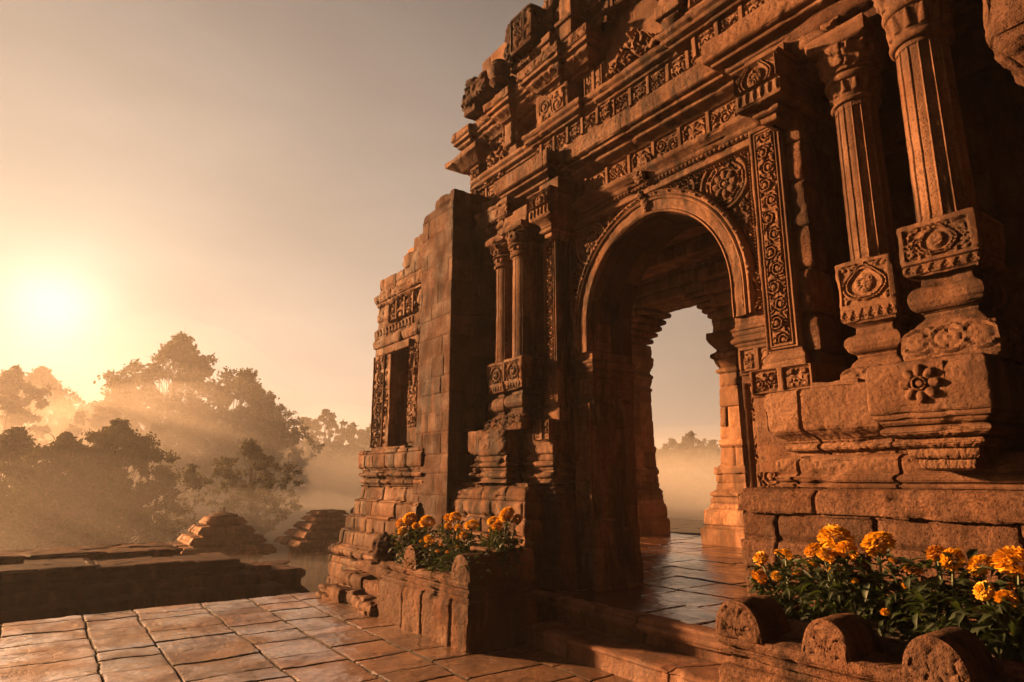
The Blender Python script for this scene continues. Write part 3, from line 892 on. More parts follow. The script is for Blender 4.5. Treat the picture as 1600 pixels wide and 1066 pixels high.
# --- broken stone beam jutting out at the upper right
m = MB()
sweep(m, [(-.84, 5.45), (-.84, 3.12), (-.80, 3.04), (-.3, 3.0), (3.4, 3.0)], [(-2.0, 3.10), (-.25, 3.16), (-.1, 3.22), (-.02, 3.3), (.0, 3.36), (.01, 3.37), (.01, 3.62), (-.04, 3.70), (-.3, 3.72), (-2.0, 3.72)], .014, .012, rough=.018, chip=.03, wear=.05, disp=lambda U, Z, O: .012 * fbm(np.stack([U, Z, O], -1), 9, 4, 3) + .02 * (Z < 3.36) * fbm(np.stack([U, Z * 2, O * 2], -1), 8, 3, 5))
m.build('broken_beam', M_ROUGH, TEMPLE)

# --- upper storeys
def up(name, parts, mat=M_STONE):
    m = MB()
    for f in parts:
        f(m)
    return m.build(name, mat, TEMPLE)
SW = lambda path, prof, ru=.013, rs=.011, **kw: (lambda m: sweep(m, path, prof, ru, rs, **dict(dict(chip=.014, rough=.006, wear=.008), **kw)))
FR = lambda *a, **kw: (lambda m: front(m, *a, **kw))
BX = lambda *a, **kw: (lambda m: box(m, *a, **dict(dict(ru=.02, chip=.018, rough=.007), **kw)))
fr1 = lambda U, Z, O: np.where((Z > 5.63) & (Z < 5.86), .034 * frames(U, Z - 5.62, .27, .25, 4), 0)
up('carved_band', [SW([(-8.0, 6), (-8.0, 4.98), (-6.3, 4.98), (-6.3, 4.86), (-4.9, 4.86), (-4.9, 4.9), (-3.62, 4.9), (-3.62, 4.8), (1.4, 4.8)], [(-.1, 5.5), (0, 5.5), (0, 5.62), (0, 5.87), (-.1, 5.88)], ru=.01, rs=.01, disp=fr1, chip=.01)], M_CARVE)
up('string_course', [SW([(-7.95, 6), (-7.95, 4.88), (-6.4, 4.88), (-6.4, 4.74), (-5.3, 4.74), (-5.3, 4.80), (-3.95, 4.80), (-3.95, 4.68), (1.4, 4.68)], [(-.3, 5.86), (-.06, 5.87), (-.05, 5.9), (-.01, 5.91)] + tor(-.01, 5.91, 5.97, .02) + [(.0, 5.98), (.03, 6.0), (.03, 6.05), (-.02, 6.07), (-.4, 6.1)])])
up('upper_wall', [FR(-8.1, -5.05, 5.5, 8.3, 5.12, lambda u, v: blocks(u, v, .6, .35, 51), res=.02),
                  FR(-5.1, -3.85, 6.0, 7.6, 5.0, lambda u, v: blocks(u, v, .9, .7, 52, dep=.006, off=.004), res=.02),
                  FR(-3.9, 1.4, 6.0, 8.2, 5.1, lambda u, v: blocks(u, v, .6, .35, 53), res=.02),
                  SW([(-8.1, 7.5), (-8.1, 5.1), (-8.0, 5.1)], [(0, 5.4), (0, 6.7)], ru=.03, rs=.03)])
fig = lambda s: (lambda u, v: .06 * foliage(u, v, .085, s, .3) + .0)
up('relief_panel', [FR(-7.66, -7.08, 6.08, 6.6, 4.98, fig(3), res=.01), FR(-7.66, -7.08, 5.84, 6.06, 4.95, lambda u, v: .05 * foliage(u, v, .06, 9), res=.01), BX(-7.72, -7.02, 5.0, 5.3, 5.6, 6.62)], M_CARVE)
up('wall_pilaster', [BX(-8.12, -7.88, 4.94, 5.3, 5.5, 6.4), FR(-8.08, -7.9, 5.75, 6.3, 4.938, lambda u, v: .03 * scrolls(u - .09, v, .14, 3), res=.011)])
up('wall_pilaster', [BX(-6.98, -6.80, 4.9, 5.3, 6.0, 6.6), BX(-7.02, -6.86, 4.84, 5.3, 6.2, 6.55)])
up('relief_panel', [BX(-6.28, -5.62, 4.84, 5.3, 6.08, 6.6), FR(-6.2, -5.68, 6.16, 6.46, 4.838, lambda u, v: .022 * scrolls(v - .15, u, .26, 5), res=.009)], M_CARVE)
up('niche_pier', [BX(-5.46, -5.08, 4.98, 5.4, 6.0, 6.55), FR(-5.44, -5.1, 6.05, 6.5, 4.978, lambda u, v: .03 * frames(u, v, .17, .45, 4), res=.011)])
def crest(u, v):
    h = .1 * foliage(u, v, .06, 61, .36)
    return h
def crest_mask(u, v):
    return v < .42 * np.clip(1 - np.abs(u - .4) / .42, .06, 1) ** .8 + .035 * foliage(u, v, .08, 5)
up('pediment_crest', [lambda m: front(m, -4.86, -4.06, 6.08, 6.58, 4.86, crest, res=.0095, mask=crest_mask, sink=0), lambda m: sweep(m, [(-4.82, 5.1), (-4.7, 4.9), (-4.2, 4.9), (-4.1, 5.1)], [(0, 6.05), (0, 6.2), (-.08, 6.4), (-.1, 6.42)], .03, .03)], M_CARVE)
up('urn_bracket', [lambda m: lathe(m, -3.98, 5.0, [(.05, 6.2), (.13, 6.28), (.17, 6.36), (.1, 6.42), (.08, 6.45), (.16, 6.5), (.19, 6.62), (.12, 6.72), (.05, 6.74), (.012, 6.75)], 32), BX(-4.16, -3.82, 4.84, 5.3, 6.42, 6.58), BX(-4.1, -3.88, 4.9, 5.4, 6.1, 6.42), BX(-4.2, -3.8, 4.8, 5.3, 6.74, 6.9)])
# stacked mouldings above the right half
up('upper_cornice', [SW([(-3.75, 5.4), (-3.75, 4.9), (-3.3, 4.9), (-3.3, 4.78), (1.4, 4.78)], [(-.2, 6.1), (-.04, 6.1), (-.04, 6.2), (0, 6.22)] + tor(0, 6.22, 6.3, .03) + [(.0, 6.31), (-.02, 6.33), (-.02, 6.5), (.04, 6.55), (.06, 6.58), (.06, 6.68), (-.2, 6.7)], disp=lambda U, Z, O: np.where((Z > 6.34) & (Z < 6.5), .03 * frames(U, Z - 6.33, .25, .17, 7), 0))])
# second cornice
t2 = [(-8.22, 6.4), (-8.22, 4.68), (-7.75, 4.68), (-7.75, 4.76), (-7.2, 4.76), (-7.2, 4.62), (-6.62, 4.62), (-6.62, 4.72), (-6.3, 4.72), (-6.3, 4.58), (-5.5, 4.58), (-5.5, 4.66), (-5.05, 4.66), (-5.05, 5.4)]
up('second_cornice', [SW(t2, [(-.5, 6.5), (-.24, 6.5), (-.22, 6.54), (-.16, 6.55)] + cav(-.16, 6.55, -.05, 6.63, -1) + [(-.05, 6.68), (0, 6.69), (0, 6.74), (.02, 6.75), (.02, 6.88), (-.02, 6.91), (-.1, 6.92), (-.1, 6.96), (-.6, 7.0)], ru=.012, rs=.011, disp=lambda U, Z, O: np.where((Z > 6.56) & (Z < 6.66), .006 * foliage(U, Z, .04, 3), np.where((Z > 6.76) & (Z < 6.88), .014 * foliage(U, Z, .05, 6), 0)))])
up('corner_ledge', [SW([(-8.52, 6.4), (-8.52, 4.7), (-7.6, 4.7), (-7.6, 5.2)], [(-.4, 6.3), (-.26, 6.32), (-.2, 6.34), (-.05, 6.42), (0, 6.44), (0, 6.52), (-.06, 6.55), (-.5, 6.56)])])
# third stage
up('third_stage', [SW([(-7.9, 6.2), (-7.9, 4.98), (-7.3, 4.98), (-7.3, 4.88), (-6.9, 4.88), (-6.9, 4.98), (-5.4, 4.98), (-5.4, 4.86), (-4.9, 4.86), (-4.9, 5.4)], [(0, 6.9), (0, 7.0)] + tor(0, 7.02, 7.08, .03) + [(-.05, 7.1), (-.05, 7.18), (.04, 7.22), (.04, 7.28), (-.1, 7.3), (-.1, 7.36), (-.5, 7.38)], disp=lambda U, Z, O: .02 * foliage(U, Z, .06, 7))])
up('roof_block', [BX(-7.78, -7.22, 4.62, 5.2, 7.18, 7.44, disp=lambda U, Z, O: .04 * foliage(U, Z, .08, 3) * (O > -.02)), BX(-7.9, -7.6, 4.68, 5.2, 7.05, 7.2, rough=.03), lambda m: blob(m, (-7.86, 4.75, 7.28), (.13, .12, .16), 8, .4), lambda m: blob(m, (-7.62, 4.7, 7.46), (.16, .12, .1), 9, .4)], M_DARK)
up('roof_urn', [lambda m: lathe(m, -6.98, 4.72, [(.08, 7.1), (.15, 7.16), (.12, 7.2), (.17, 7.28), (.18, 7.36), (.1, 7.44), (.12, 7.47), (.05, 7.5), (.012, 7.52)], 28)], M_DARK)
up('fourth_stage', [SW([(-6.75, 6.2), (-6.75, 4.78), (-6.1, 4.78), (-6.1, 4.86), (-4.9, 4.86), (-4.9, 5.4)], [(-.1, 7.2), (0, 7.22), (0, 7.32), (-.04, 7.34), (-.04, 7.5), (.05, 7.54), (.05, 7.62), (-.1, 7.64), (-.5, 7.66)], disp=lambda U, Z, O: .02 * foliage(U, Z, .07, 9))])
up('roof_block', [BX(-6.5, -6.06, 4.6, 5.2, 7.3, 7.8, disp=lambda U, Z, O: .035 * frames(U, Z - 7.3, .3, .48, 3) * (O > -.02)), lambda m: blob(m, (-6.6, 4.7, 7.7), (.14, .12, .16), 12, .4), lambda m: blob(m, (-6.68, 4.74, 7.45), (.12, .12, .16), 14, .4)], M_DARK)
up('roof_pier', [BX(-5.5, -5.28, 4.62, 5.2, 6.9, 7.5), BX(-5.55, -5.23, 4.58, 5.2, 7.1, 7.16), BX(-5.9, -5.72, 4.64, 5.2, 6.9, 7.2), BX(-5.94, -5.68, 4.6, 5.2, 7.04, 7.1)])
up('top_stage', [SW([(-6.2, 6.2), (-6.2, 4.8), (-5.85, 4.8), (-5.85, 4.9), (1.4, 4.9)], [(-.4, 7.6), (.0, 7.62), (0, 7.72), (-.08, 7.74), (-.08, 8.2), (.06, 8.26), (.06, 8.4), (-.4, 8.42)], disp=lambda U, Z, O: .04 * foliage(U, Z, .09, 19) * ((Z > 7.76) & (Z < 8.18))),
                 SW([(-4.95, 5.3), (-4.95, 4.86), (1.4, 4.86)], [(-.4, 7.0), (.0, 7.02), (0, 7.2), (-.08, 7.24), (-.08, 7.6)], disp=lambda U, Z, O: .03 * frames(U, Z - 7.0, .3, .22, 19) * ((Z > 7.03) & (Z < 7.2)))])

# --- masses behind the faces (solid walls and roof of the gate)
m = MB()
kw = dict(ru=.2, rs=.2, rough=0, chip=0, wear=0)
box(m, -8.28, -5.47, 5.36, YB, .3, 6.4, **kw)
box(m, -3.50, -2.7, 5.5, 6.3, .3, 6.4, **kw)
box(m, -2.75, 2.6, 6.34, 6.5, .3, 6.4, **kw)
box(m, -2.75, 2.6, 5.2, 6.4, 5.45, 6.3, **kw)
box(m, -2.75, 2.6, 5.3, 6.4, .3, 1.45, **kw)
box(m, -5.60, -3.40, 5.1, YB - .01, 4.36, 6.4, **kw)
box(m, -7.95, 1.6, 5.4, 7.6, 6.36, 7.0, **kw)
box(m, -7.0, 1.6, 5.5, 7.5, 6.9, 8.3, **kw)
m.build('wall_core', M_DARK, TEMPLE)

# --- the hall behind the arch
YH = 10.35
OX0, OX1 = -10.4, -7.78
m = MB()
def lint(x):
    """stepped corbel line of the far opening"""
    return None
stepsL = [(OX0, 3.9), (OX0 + .12, 4.06), (OX0 + .2, 4.22), (OX0 + .3, 4.36), (OX0 + .46, 4.5)]
hb = lambda U, Z, O: blocks(U, Z, .7, .36, 61, g=.018, dep=.016, off=.014)
prs = [(.36, .3), (.36, .66), (.30, .70), (.29, .98), (.22, 1.02), (.20, 1.2)] + tor(.17, 1.22, 1.32, .04) + [(.12, 1.36), (.10, 1.62), (.13, 1.64), (.13, 1.76), (.05, 1.82), (.03, 2.1), (.06, 2.12), (.06, 2.24), (.02, 2.28), (-.02, 3.5)] + tor(-.01, 3.52, 3.62, .04) + [(.0, 3.66), (.05, 3.78)] + tor(.04, 3.8, 3.92, .05) + [(.0, 3.96), (.03, 4.04), (.10, 4.14), (.12, 4.2), (.12, 4.32), (.05, 4.36), (.05, 4.52)]
sweep(m, [(OX1, YH + 1.0), (OX1, YH), (OX1 + .42, YH), (OX1 + .42, YH + .3), (-6.0, YH + .3)], prs, .03, .02, disp=hb, rough=.01, chip=.02)
sweep(m, [(-11.3, YH + 1.0), (-11.3, YH), (OX0, YH), (OX0, YH + 1.0)], prs, .03, .02, disp=hb, rough=.01, chip=.02)
m.build('hall_pier', M_HALL, TEMPLE)
m = MB()
for k in range(6):                       # corbels stepping in on both sides
    za, zb_ = 4.5 + .13 * k, 4.63 + .13 * k
    ov = .06 + .10 * k + .012 * k * k * .5
    box(m, OX0 - .9, OX0 + ov, YH + .01 * (k % 2), YH + 1.0, za, zb_ - .006, b=.03, ru=.04, rs=.03, rough=.012, chip=.02)
    box(m, OX1 - ov, OX1 + 1.6, YH + .01 * (k % 2), YH + 1.0, za, zb_ - .006, b=.03, ru=.04, rs=.03, rough=.012, chip=.02)
for (xa, xb, za, zb_) in ((-11.4, -6.0, 5.28, 5.5), (-11.4, -6.0, 5.5, 5.76), (-11.4, -6.0, 5.76, 6.1)):
    box(m, xa, xb, YH - .02 + .02 * ((za * 10) % 3), YH + 1.0, za + .004, zb_ - .004, b=.02, ru=.05, rs=.04, rough=.014, chip=.02)
m.build('corbel_lintel', M_HALL, TEMPLE)
m = MB()
for (za, zb_, dx) in ((4.7, 5.0, 0), (5.0, 5.3, .06), (5.3, 5.6, .02), (5.6, 5.95, .1)):
    box(m, -11.6, -11.15 + dx, 5.7, YH + .05, za + .004, zb_ - .004, b=.02, ru=.06, rs=.05, rough=.02, chip=.03)
for y in (6.6, 8.0, 9.3):
    box(m, -11.2, -6.0, y, y + .5, 5.62, 5.93, b=.02, ru=.08, rs=.06, rough=.02, chip=.03)
box(m, -11.7, -3.0, YB - .02, YH + 1.0, 5.92, 6.2, b=.02, ru=.1, rs=.1, rough=.01, chip=0)
m.build('hall_ceiling', M_HALL, TEMPLE)
m = MB()
for k, (o, za, zb_) in enumerate(((.0, 3.6, 3.78), (.08, 3.8, 4.0), (.17, 4.02, 4.24), (.27, 4.26, 4.5), (.38, 4.52, 4.8))):
    box(m, -7.5 - o * .3, -6.6, YH - .25 - o, YH, za + .7, zb_ + .7, b=.03, ru=.03, rough=.02, chip=.03)
m.build('hall_bracket', M_HALL, TEMPLE)
# ------------------------------------------------------------------ paving, steps, floor
def pave_h(bw, bh, seed, g, dep, off, amp):
    def f(u, v):
        wob = .012 * vnoise(u * 4, v * 4, u * 0, seed)
        h = blocks(u + wob, v + wob, bw, bh, seed, g=g, dep=dep, off=off, jit=.42, bev=.12, tilt=.014)
        P = np.stack([u, v, u * 0], -1)
        h = h + amp * fbm(P, 2.6, 4, seed) + amp * .5 * (1 - np.abs(fbm(P * np.array([1, 2.6, 1]), 6, 3, seed + 4))) * sm(-.2, .4, fbm(P, 1.3, 2, seed + 9))
        return h
    return f
m = MB()
relief(m, (-9.42, -3.2, 0), (1, 0, 0), (0, 1, 0), 8.4, 7.9, pave_h(.5, .62, 5, .0075, .034, .005, .012), res=.0115, sink=.3)
kw0 = dict(ru=.5, rs=.5, rough=0, chip=0, wear=0)
box(m, -9.40, 9, -14, 4.9, -2.9, -.045, b=.01, **kw0)
struct(m.build('paving', M_PAVE))
m = MB()
relief(m, (-10.3, 4.42, .38), (1, 0, 0), (0, 1, 0), 7.7, 7.0, pave_h(.85, .7, 9, .010, .012, .005, .006), res=.016, sink=.2)
relief(m, (-13.4, 6.3, .378), (1, 0, 0), (0, 1, 0), 3.12, 5.1, pave_h(.85, .7, 9, .010, .012, .005, .006), res=.03, sink=.2)
relief(m, (-13.4, 11.3, .345), (1, 0, 0), (0, 1, 0), 10.9, 3.2, pave_h(.85, .7, 12, .012, .012, .006, .006), res=.03, sink=.2)
relief(m, (-15.5, 14.4, .30), (1, 0, 0), (0, 1, 0), 13, 2.4, pave_h(1.2, .9, 13, .016, .012, .006, .006), res=.04, sink=.2)
box(m, -10.25, -2.65, 4.5, 11.35, -2.9, .33, b=.01, **kw0)
box(m, -13.35, -10.2, 6.35, 14.45, -2.9, .29, b=.01, **kw0)
box(m, -15.45, -2.5, 11.3, 16.75, -2.9, .25, b=.01, **kw0)
struct(m.build('floor', M_FLOOR))

STEPS = thing('entrance_steps', 'two worn stone steps leading up to the arch between the flower planters', 'steps', (-4.2, 4.0, 0))
m = MB()
stp = lambda U, Z, O: -.02 * (1 - sm(.003, .012, np.abs(np.mod(U + .35, 1.15) - .5)))
sweep(m, [(-6.1, 5), (-6.1, 4.40), (-2.4, 4.40)], [(0, .0), (0, .24), (.04, .25), (.05, .27)] + tor(.05, .275, .335, .02) + [(.045, .34), (.045, .372), (.03, .384), (-.03, .388), (-.12, .383)], .012, .009, disp=stp, chip=.012, rough=.005)
m.build('upper_step', M_STEP, STEPS)
m = MB()
sweep(m, [(-5.42, 4.6), (-5.42, 3.97), (-2.4, 3.97)], [(0.01, -.05), (0, .12), (.012, .13), (.012, .15), (-.01, .167), (-.06, .17), (-.5, .168)], .012, .010, disp=stp, chip=.018, rough=.007, wear=.012)
m.build('lower_step', M_STEP, STEPS)

# ------------------------------------------------------------------ planters
def half_round(mb, cx, yf, z0, r, hgt, dep, carve, seed):
    """rounded lobe standing on the coping: half cylinder along Y with a carved face"""
    n = 34
    a = np.linspace(PI, 0, n)
    ys = np.linspace(0, dep, max(4, int(dep / .015)))
    arcx, arcz = cx + r * np.cos(a), z0 + hgt * np.sin(a) ** .92
    G = np.stack([np.broadcast_to(arcx[:, None], (n, len(ys))), np.broadcast_to(yf + ys[None, :], (n, len(ys))), np.broadcast_to(arcz[:, None], (n, len(ys)))], -1)
    c0 = np.array([cx, 0, z0 - .03])
    D = G - c0; D[..., 1] = 0
    D = D / np.maximum(np.linalg.norm(D, axis=-1, keepdims=True), 1e-6)
    G = G + D * (.009 * fbm(G, 7, 4, seed) - .008 * sm(.15, .5, fbm(G, 5, 3, seed + 9)))[..., None]
    mb.grid(G, flip=False)
    for yy, fl in ((0, False), (dep, True)):
        k = np.linspace(0, 1, 22)
        E_ = G[:, 0 if yy == 0 else -1]
        F = E_[:, None, :] * k[None, :, None] + np.array([cx, yf + yy, z0])[None, None, :] * (1 - k[None, :, None])
        x, z = F[..., 0] - cx, F[..., 2] - z0 - hgt * .42
        h = carve * np.maximum(foliage(x, z, .04, seed, 0), rosette(x, z + r * .1, r * .4, 6) * (np.hypot(x, z + r * .1) < r * .4))
        h = (h + .006 * fbm(F, 9, 3, seed)) * np.minimum(1, (1 - k) * 9)[None, :]
        F[..., 1] += -h if yy == 0 else h
        mb.grid(F, flip=not fl)

PL = thing('stone_planter', 'low stone planter full of marigolds left of the steps, against the buttress', 'planter', (-6.4, 3.7, 0), 'stone planters beside the steps')
m = MB()
pb = lambda U, Z, O: blocks(U, Z * 0 + .2, .52, 9, 71, g=.012, dep=.016, off=.014) * (Z < .43) + .006 * foliage(U, Z, .05, 7) * (Z < .43)
slab(m, -7.38, -5.38, 3.31, 4.12, [(.0, -.04), (.0, .40), (-.015, .42), (-.03, .425), (-.03, .455)] + tor(-.03, .46, .52, .035) + [(-.03, .525), (-.04, .53), (-.01, .545), (.0, .56), (.0, .61), (-.012, .625), (-.08, .635)], .013, .011, disp=pb, chip=.02, rough=.010, wear=.03)
m.build('planter_base', M_ROUGH, PL)
m = MB()
box(m, -5.62, -5.40, 3.56, 4.10, .60, .86, ru=.02, chip=.02, rough=.012)
box(m, -7.3, -5.42, 3.98, 4.10, .60, .84, ru=.03, chip=.02)
box(m, -5.66, -5.38, 3.50, 3.58, .855, .91, ru=.02, chip=.02)
m.build('planter_wall', M_STONE, PL)
for cx, r, sd in ((-5.52, .17, 1), (-6.58, .15, 2)):
    m = MB()
    half_round(m, cx, 3.315, .615, r, .235, .24, .009, sd)
    m.build('rounded_merlon', M_ROUGH, PL)
m = MB()
blob(m, (-7.38, 3.4, .74), (.17, .15, .17), 4, .3)
m.build('weathered_merlon', M_DARK, PL)
m = MB()
relief(m, (-7.3, 3.4, .66), (1, 0, 0), (0, 1, 0), 1.86, .62, lambda u, v: .05 * fbm(np.stack([u, v, u * 0], -1), 6, 3, 3), res=.03)
m.build('soil', M_SOIL, PL)

PR = thing('stone_planter', 'stone planter with carved round merlons along its rim, in the right foreground', 'planter', (-1.2, 3.4, 0), 'stone planters beside the steps')
m = MB()
slab(m, -2.36, .9, 3.0, 4.0, [(.0, -.04), (.0, .46), (.01, .47), (.01, .6), (-.02, .615), (-.035, .62), (-.035, .645)] + tor(-.03, .65, .69, .03) + [(-.03, .692), (.0, .70), (.01, .71), (.01, .755), (-.01, .765), (-.2, .77)], .011, .010, disp=lambda U, Z, O: .005 * foliage(U, Z, .035, 17) * ((Z < .6) | (Z > .71)) - .02 * (1 - sm(.003, .012, np.abs(np.mod(U - .4, .9) - .45))) * (Z < .6), chip=.014, rough=.006, wear=.025)
m.build('planter_base', M_ROUGH, PR)
for cx, sd in ((-2.23, 11), (-1.77, 12), (-1.32, 13), (-.86, 14)):
    m = MB()
    half_round(m, cx, 3.005 if sd > 11 else 2.985, .755, (.135, .12, .128, .12)[sd - 11], (.185, .165, .175, .17)[sd - 11], .26, .012, sd)
    m.build('rounded_merlon', M_ROUGH, PR)
m = MB()
box(m, -2.2, .85, 3.26, 3.34, .74, .83, ru=.02, chip=.03, rough=.012)
box(m, -2.33, -2.23, 3.3, 3.98, .74, .83, ru=.02, chip=.03, rough=.012)
m.build('planter_rim', M_STONE, PR)
m = MB()
relief(m, (-2.2, 3.3, .80), (1, 0, 0), (0, 1, 0), 3.0, .7, lambda u, v: .05 * fbm(np.stack([u, v, u * 0], -1), 6, 3, 3), res=.03)
m.build('soil', M_SOIL, PR)

# ------------------------------------------------------------------ marigolds
def head_mesh(name, seed, mat):
    """ruffled pompon, radius 1: rows of curved petals"""
    r_ = np.random.default_rng(seed)
    V, Q = [], []
    n = 260
    for i in range(n):
        t = (i + .5) / n
        el = PI / 2 - t * 2.35 + .1 * r_.normal()        # from the crown to under the rim
        az = i * 2.39996 + .15 * r_.normal()
        d = np.array([math.cos(el) * math.cos(az), math.cos(el) * math.sin(az), math.sin(el) * .82])
        tan = np.array([-math.sin(az), math.cos(az), 0])
        upv = np.cross(d, tan)
        w = .15 + .05 * r_.random()
        ln = .27 + .08 * r_.random()
        curl = .05 + .22 * r_.random()
        base = d * .66
        rot = r_.normal() * .5
        tx = tan * math.cos(rot) + upv * math.sin(rot)
        b0 = len(V)
        for a, wv, lift in ((0, .45, 0), (.55, 1.0, .05), (1.0, .9, curl)):
            for sx in (-1, 0, 1):
                ruf = .05 * math.sin(sx * 2 + i) + .04 * r_.normal() * a
                p = base + d * (ln * a * (1 - .12 * abs(sx) * a)) + tx * (sx * w * wv) - upv * (lift * .35) + d * ruf - d * (.08 * abs(sx))
                V.append(p)
        for k in (0, 1):
            for j in (0, 1):
                q = b0 + k * 3 + j
                Q.append((q, q + 1, q + 4, q + 3))
    return np.array(V), np.array(Q)

HEADS = []
for s in range(4):
    V, Q = head_mesh('head', 20 + s, None)
    ob = mesh_object('flower_head', V, Q, (M_PETAL, M_PETAL2, M_PETAL, M_FADED)[s], None, 60)
    HEADS.append(ob.data)
    bpy.data.objects.remove(ob)

def leaf_quads(C, A, Bn, L, W, fold=.25):
    """leaves: base C, along A, normal Bn, length L, width W: four quads each, folded and drooping"""
    A = A / np.linalg.norm(A, axis=1, keepdims=True)
    S = np.cross(A, Bn)
    S = S / np.maximum(np.linalg.norm(S, axis=1, keepdims=True), 1e-6)
    Nn = np.cross(S, A)
    L = L[:, None]; W = W[:, None]
    rows = []
    for t, w, dr in ((0, .06, 0), (.3, .85, .04), (.65, .75, .0), (1, .04, -.16)):
        m_ = C + A * L * t + Nn * L * dr
        rows += [m_ - S * W * w * .5 + Nn * W * fold * w, m_, m_ + S * W * w * .5 + Nn * W * fold * w]
    V = np.stack(rows, 1)
    n = len(C)
    q = []
    for k in range(3):
        for j in range(2):
            a = k * 3 + j
            q.append((a, a + 1, a + 4, a + 3))
    Q = (np.array(q)[None] + (np.arange(n) * 12)[:, None, None]).reshape(-1, 4)
    return V.reshape(-1, 3), Q

def tube(mb, pts, r0, r1, n=6):
    p = np.asarray(pts, float)
    k = len(p)
    d = np.gradient(p, axis=0)
    d = d / np.maximum(np.linalg.norm(d, axis=1, keepdims=True), 1e-9)
    ref = np.array([.31, .9, .2])
    s = np.cross(d, ref); s = s / np.linalg.norm(s, axis=1, keepdims=True)
    t = np.cross(d, s)
    a = np.linspace(0, 2 * PI, n, endpoint=False)
    r = np.linspace(r0, r1, k)
    G = p[None] + r[None, :, None] * (np.cos(a)[:, None, None] * s[None] + np.sin(a)[:, None, None] * t[None])
    mb.grid(G, cu=True)

rg = np.random.default_rng(12)
def marigold(label, heads, base, soil, spread, nleaf, leaf, group, tint=0):
    """heads: (x, y, z, radius)"""
    bx_, by_ = base
    root = thing('marigold_plant', label, 'flowers', (bx_, by_, soil), group)
    o = np.array([bx_, by_, soil])
    st = MB()
    for (x, y, z, r) in heads:
        a = np.array([bx_ + (x - bx_) * .25, by_ + (y - by_) * .25, soil - .02])
        b = np.array([x, y, z - r * .4])
        mid = (a + b) / 2 + np.array([(bx_ - x) * .12, -.01, .03])
        tt = np.linspace(0, 1, 7)[:, None]
        tube(st, (1 - tt) ** 2 * a + 2 * tt * (1 - tt) * mid + tt ** 2 * b, .009, .006)
    st.build('stem', M_STEM, root)
    top = max(h[2] for h in heads) - .05
    k = int(nleaf * 1.25)
    hs = np.array(heads)
    hh = rg.random(k) ** .8
    pick = rg.integers(0, len(heads), k)
    tx = np.where(rg.random(k) < .6, hs[pick, 0], bx_ + spread * rg.normal(size=k))
    ty = np.where(rg.random(k) < .6, hs[pick, 1], by_ + spread * .5 * rg.normal(size=k))
    topz = np.where(rg.random(k) < .62, hs[pick, 2] - hs[pick, 3] * .6, soil + (top - soil) * .6)
    ang = rg.random(k) * 2 * PI
    rad = (.03 + .11 * rg.random(k)) * (spread / .16) * (1.15 - .55 * hh)
    C = np.stack([bx_ + (tx - bx_) * (.25 + .75 * hh) + np.cos(ang) * rad, by_ + (ty - by_) * (.25 + .75 * hh) + np.sin(ang) * rad, soil + (topz - soil) * hh], 1)
    A = np.stack([np.cos(ang), np.sin(ang), .15 + .5 * rg.normal(size=k)], 1)
    Bn = np.stack([.35 * rg.normal(size=k), .35 * rg.normal(size=k), np.ones(k)], 1)
    V, Q = leaf_quads(C, A, Bn, leaf * (.6 + .7 * rg.random(k)), leaf * .42 * (.7 + .6 * rg.random(k)))
    mesh_object('foliage', V - o, Q, M_GREEN, root, 0)
    for q in range(2):
        x, y, z, r = heads[int(rg.integers(0, len(heads)))]
        heads = heads + [(x + .06 * rg.normal(), y - .02 + .04 * rg.normal(), z - .06 - .08 * rg.random(), .016 + .016 * rg.random())]
    for (x, y, z, r) in heads:
        h = bpy.data.objects.new('flower_head', HEADS[int(rg.integers(0, 3)) if r > .06 or rg.random() < .6 else 3])
        h.location = Vector((x, y, z)) - root.location
        h.rotation_euler = (R(-18 + 16 * rg.normal()), R(-10 + 14 * rg.normal()), rg.random() * 6.28)
        r *= .72 + .36 * rg.random() if r < .09 else .9
        h.scale = (r, r, r * (.8 + .15 * rg.random()))
        col.objects.link(h)
        h.parent = root
    return root
GR = 'marigolds in the right planter'
yf = 3.5
marigold('small marigold at the left end of the right planter, beside the first merlon', [(-2.42, 3.48, .99, .055), (-2.43, 3.52, 1.09, .045), (-2.34, 3.56, 1.13, .033), (-2.25, 3.5, 1.13, .05)], (-2.26, 3.52), .8, .1, 230, .075, GR)
marigold('tallest marigold with clustered big orange blooms, behind the second merlon of the right planter', [(-1.95, 3.5, 1.235, .108), (-2.05, 3.46, 1.17, .06), (-1.86, 3.44, 1.185, .062), (-1.96, 3.4, 1.155, .06), (-2.11, 3.52, 1.085, .045), (-1.93, 3.42, 1.085, .036)], (-1.96, 3.52), .8, .15, 380, .085, GR)
marigold('marigold with one big round bloom on top, right of the tallest clustered one', [(-1.73, 3.5, 1.225, .098), (-1.83, 3.5, 1.12, .04)], (-1.74, 3.54), .8, .14, 280, .09, GR)
marigold('marigold with a pair of orange blooms and drooping leaves, behind the third merlon', [(-1.46, 3.5, 1.205, .058), (-1.39, 3.48, 1.185, .058), (-1.58, 3.5, 1.12, .05), (-1.49, 3.55, 1.185, .045)], (-1.45, 3.54), .8, .17, 380, .09, GR)
marigold('marigold whose blooms stand at three heights, near the right edge of the photo', [(-1.285, 3.5, 1.165, .078), (-1.14, 3.48, 1.19, .105), (-1.26, 3.42, 1.07, .048), (-1.17, 3.4, 1.05, .064)], (-1.18, 3.52), .8, .15, 330, .09, GR)
marigold('leafy marigold plant cut by the right edge of the photo', [(-1.0, 3.52, 1.2, .08), (-.9, 3.5, 1.1, .06)], (-.95, 3.56), .8, .15, 260, .09, GR)
GL = 'marigolds in the left planter'
marigold('marigold with several blooms at the left end of the left planter, by the dark stone', [(-7.18, 3.5, 1.04, .075), (-7.07, 3.55, 1.09, .1), (-7.05, 3.45, .96, .062), (-6.98, 3.62, 1.0, .065)], (-7.02, 3.56), .64, .15, 300, .085, GL)
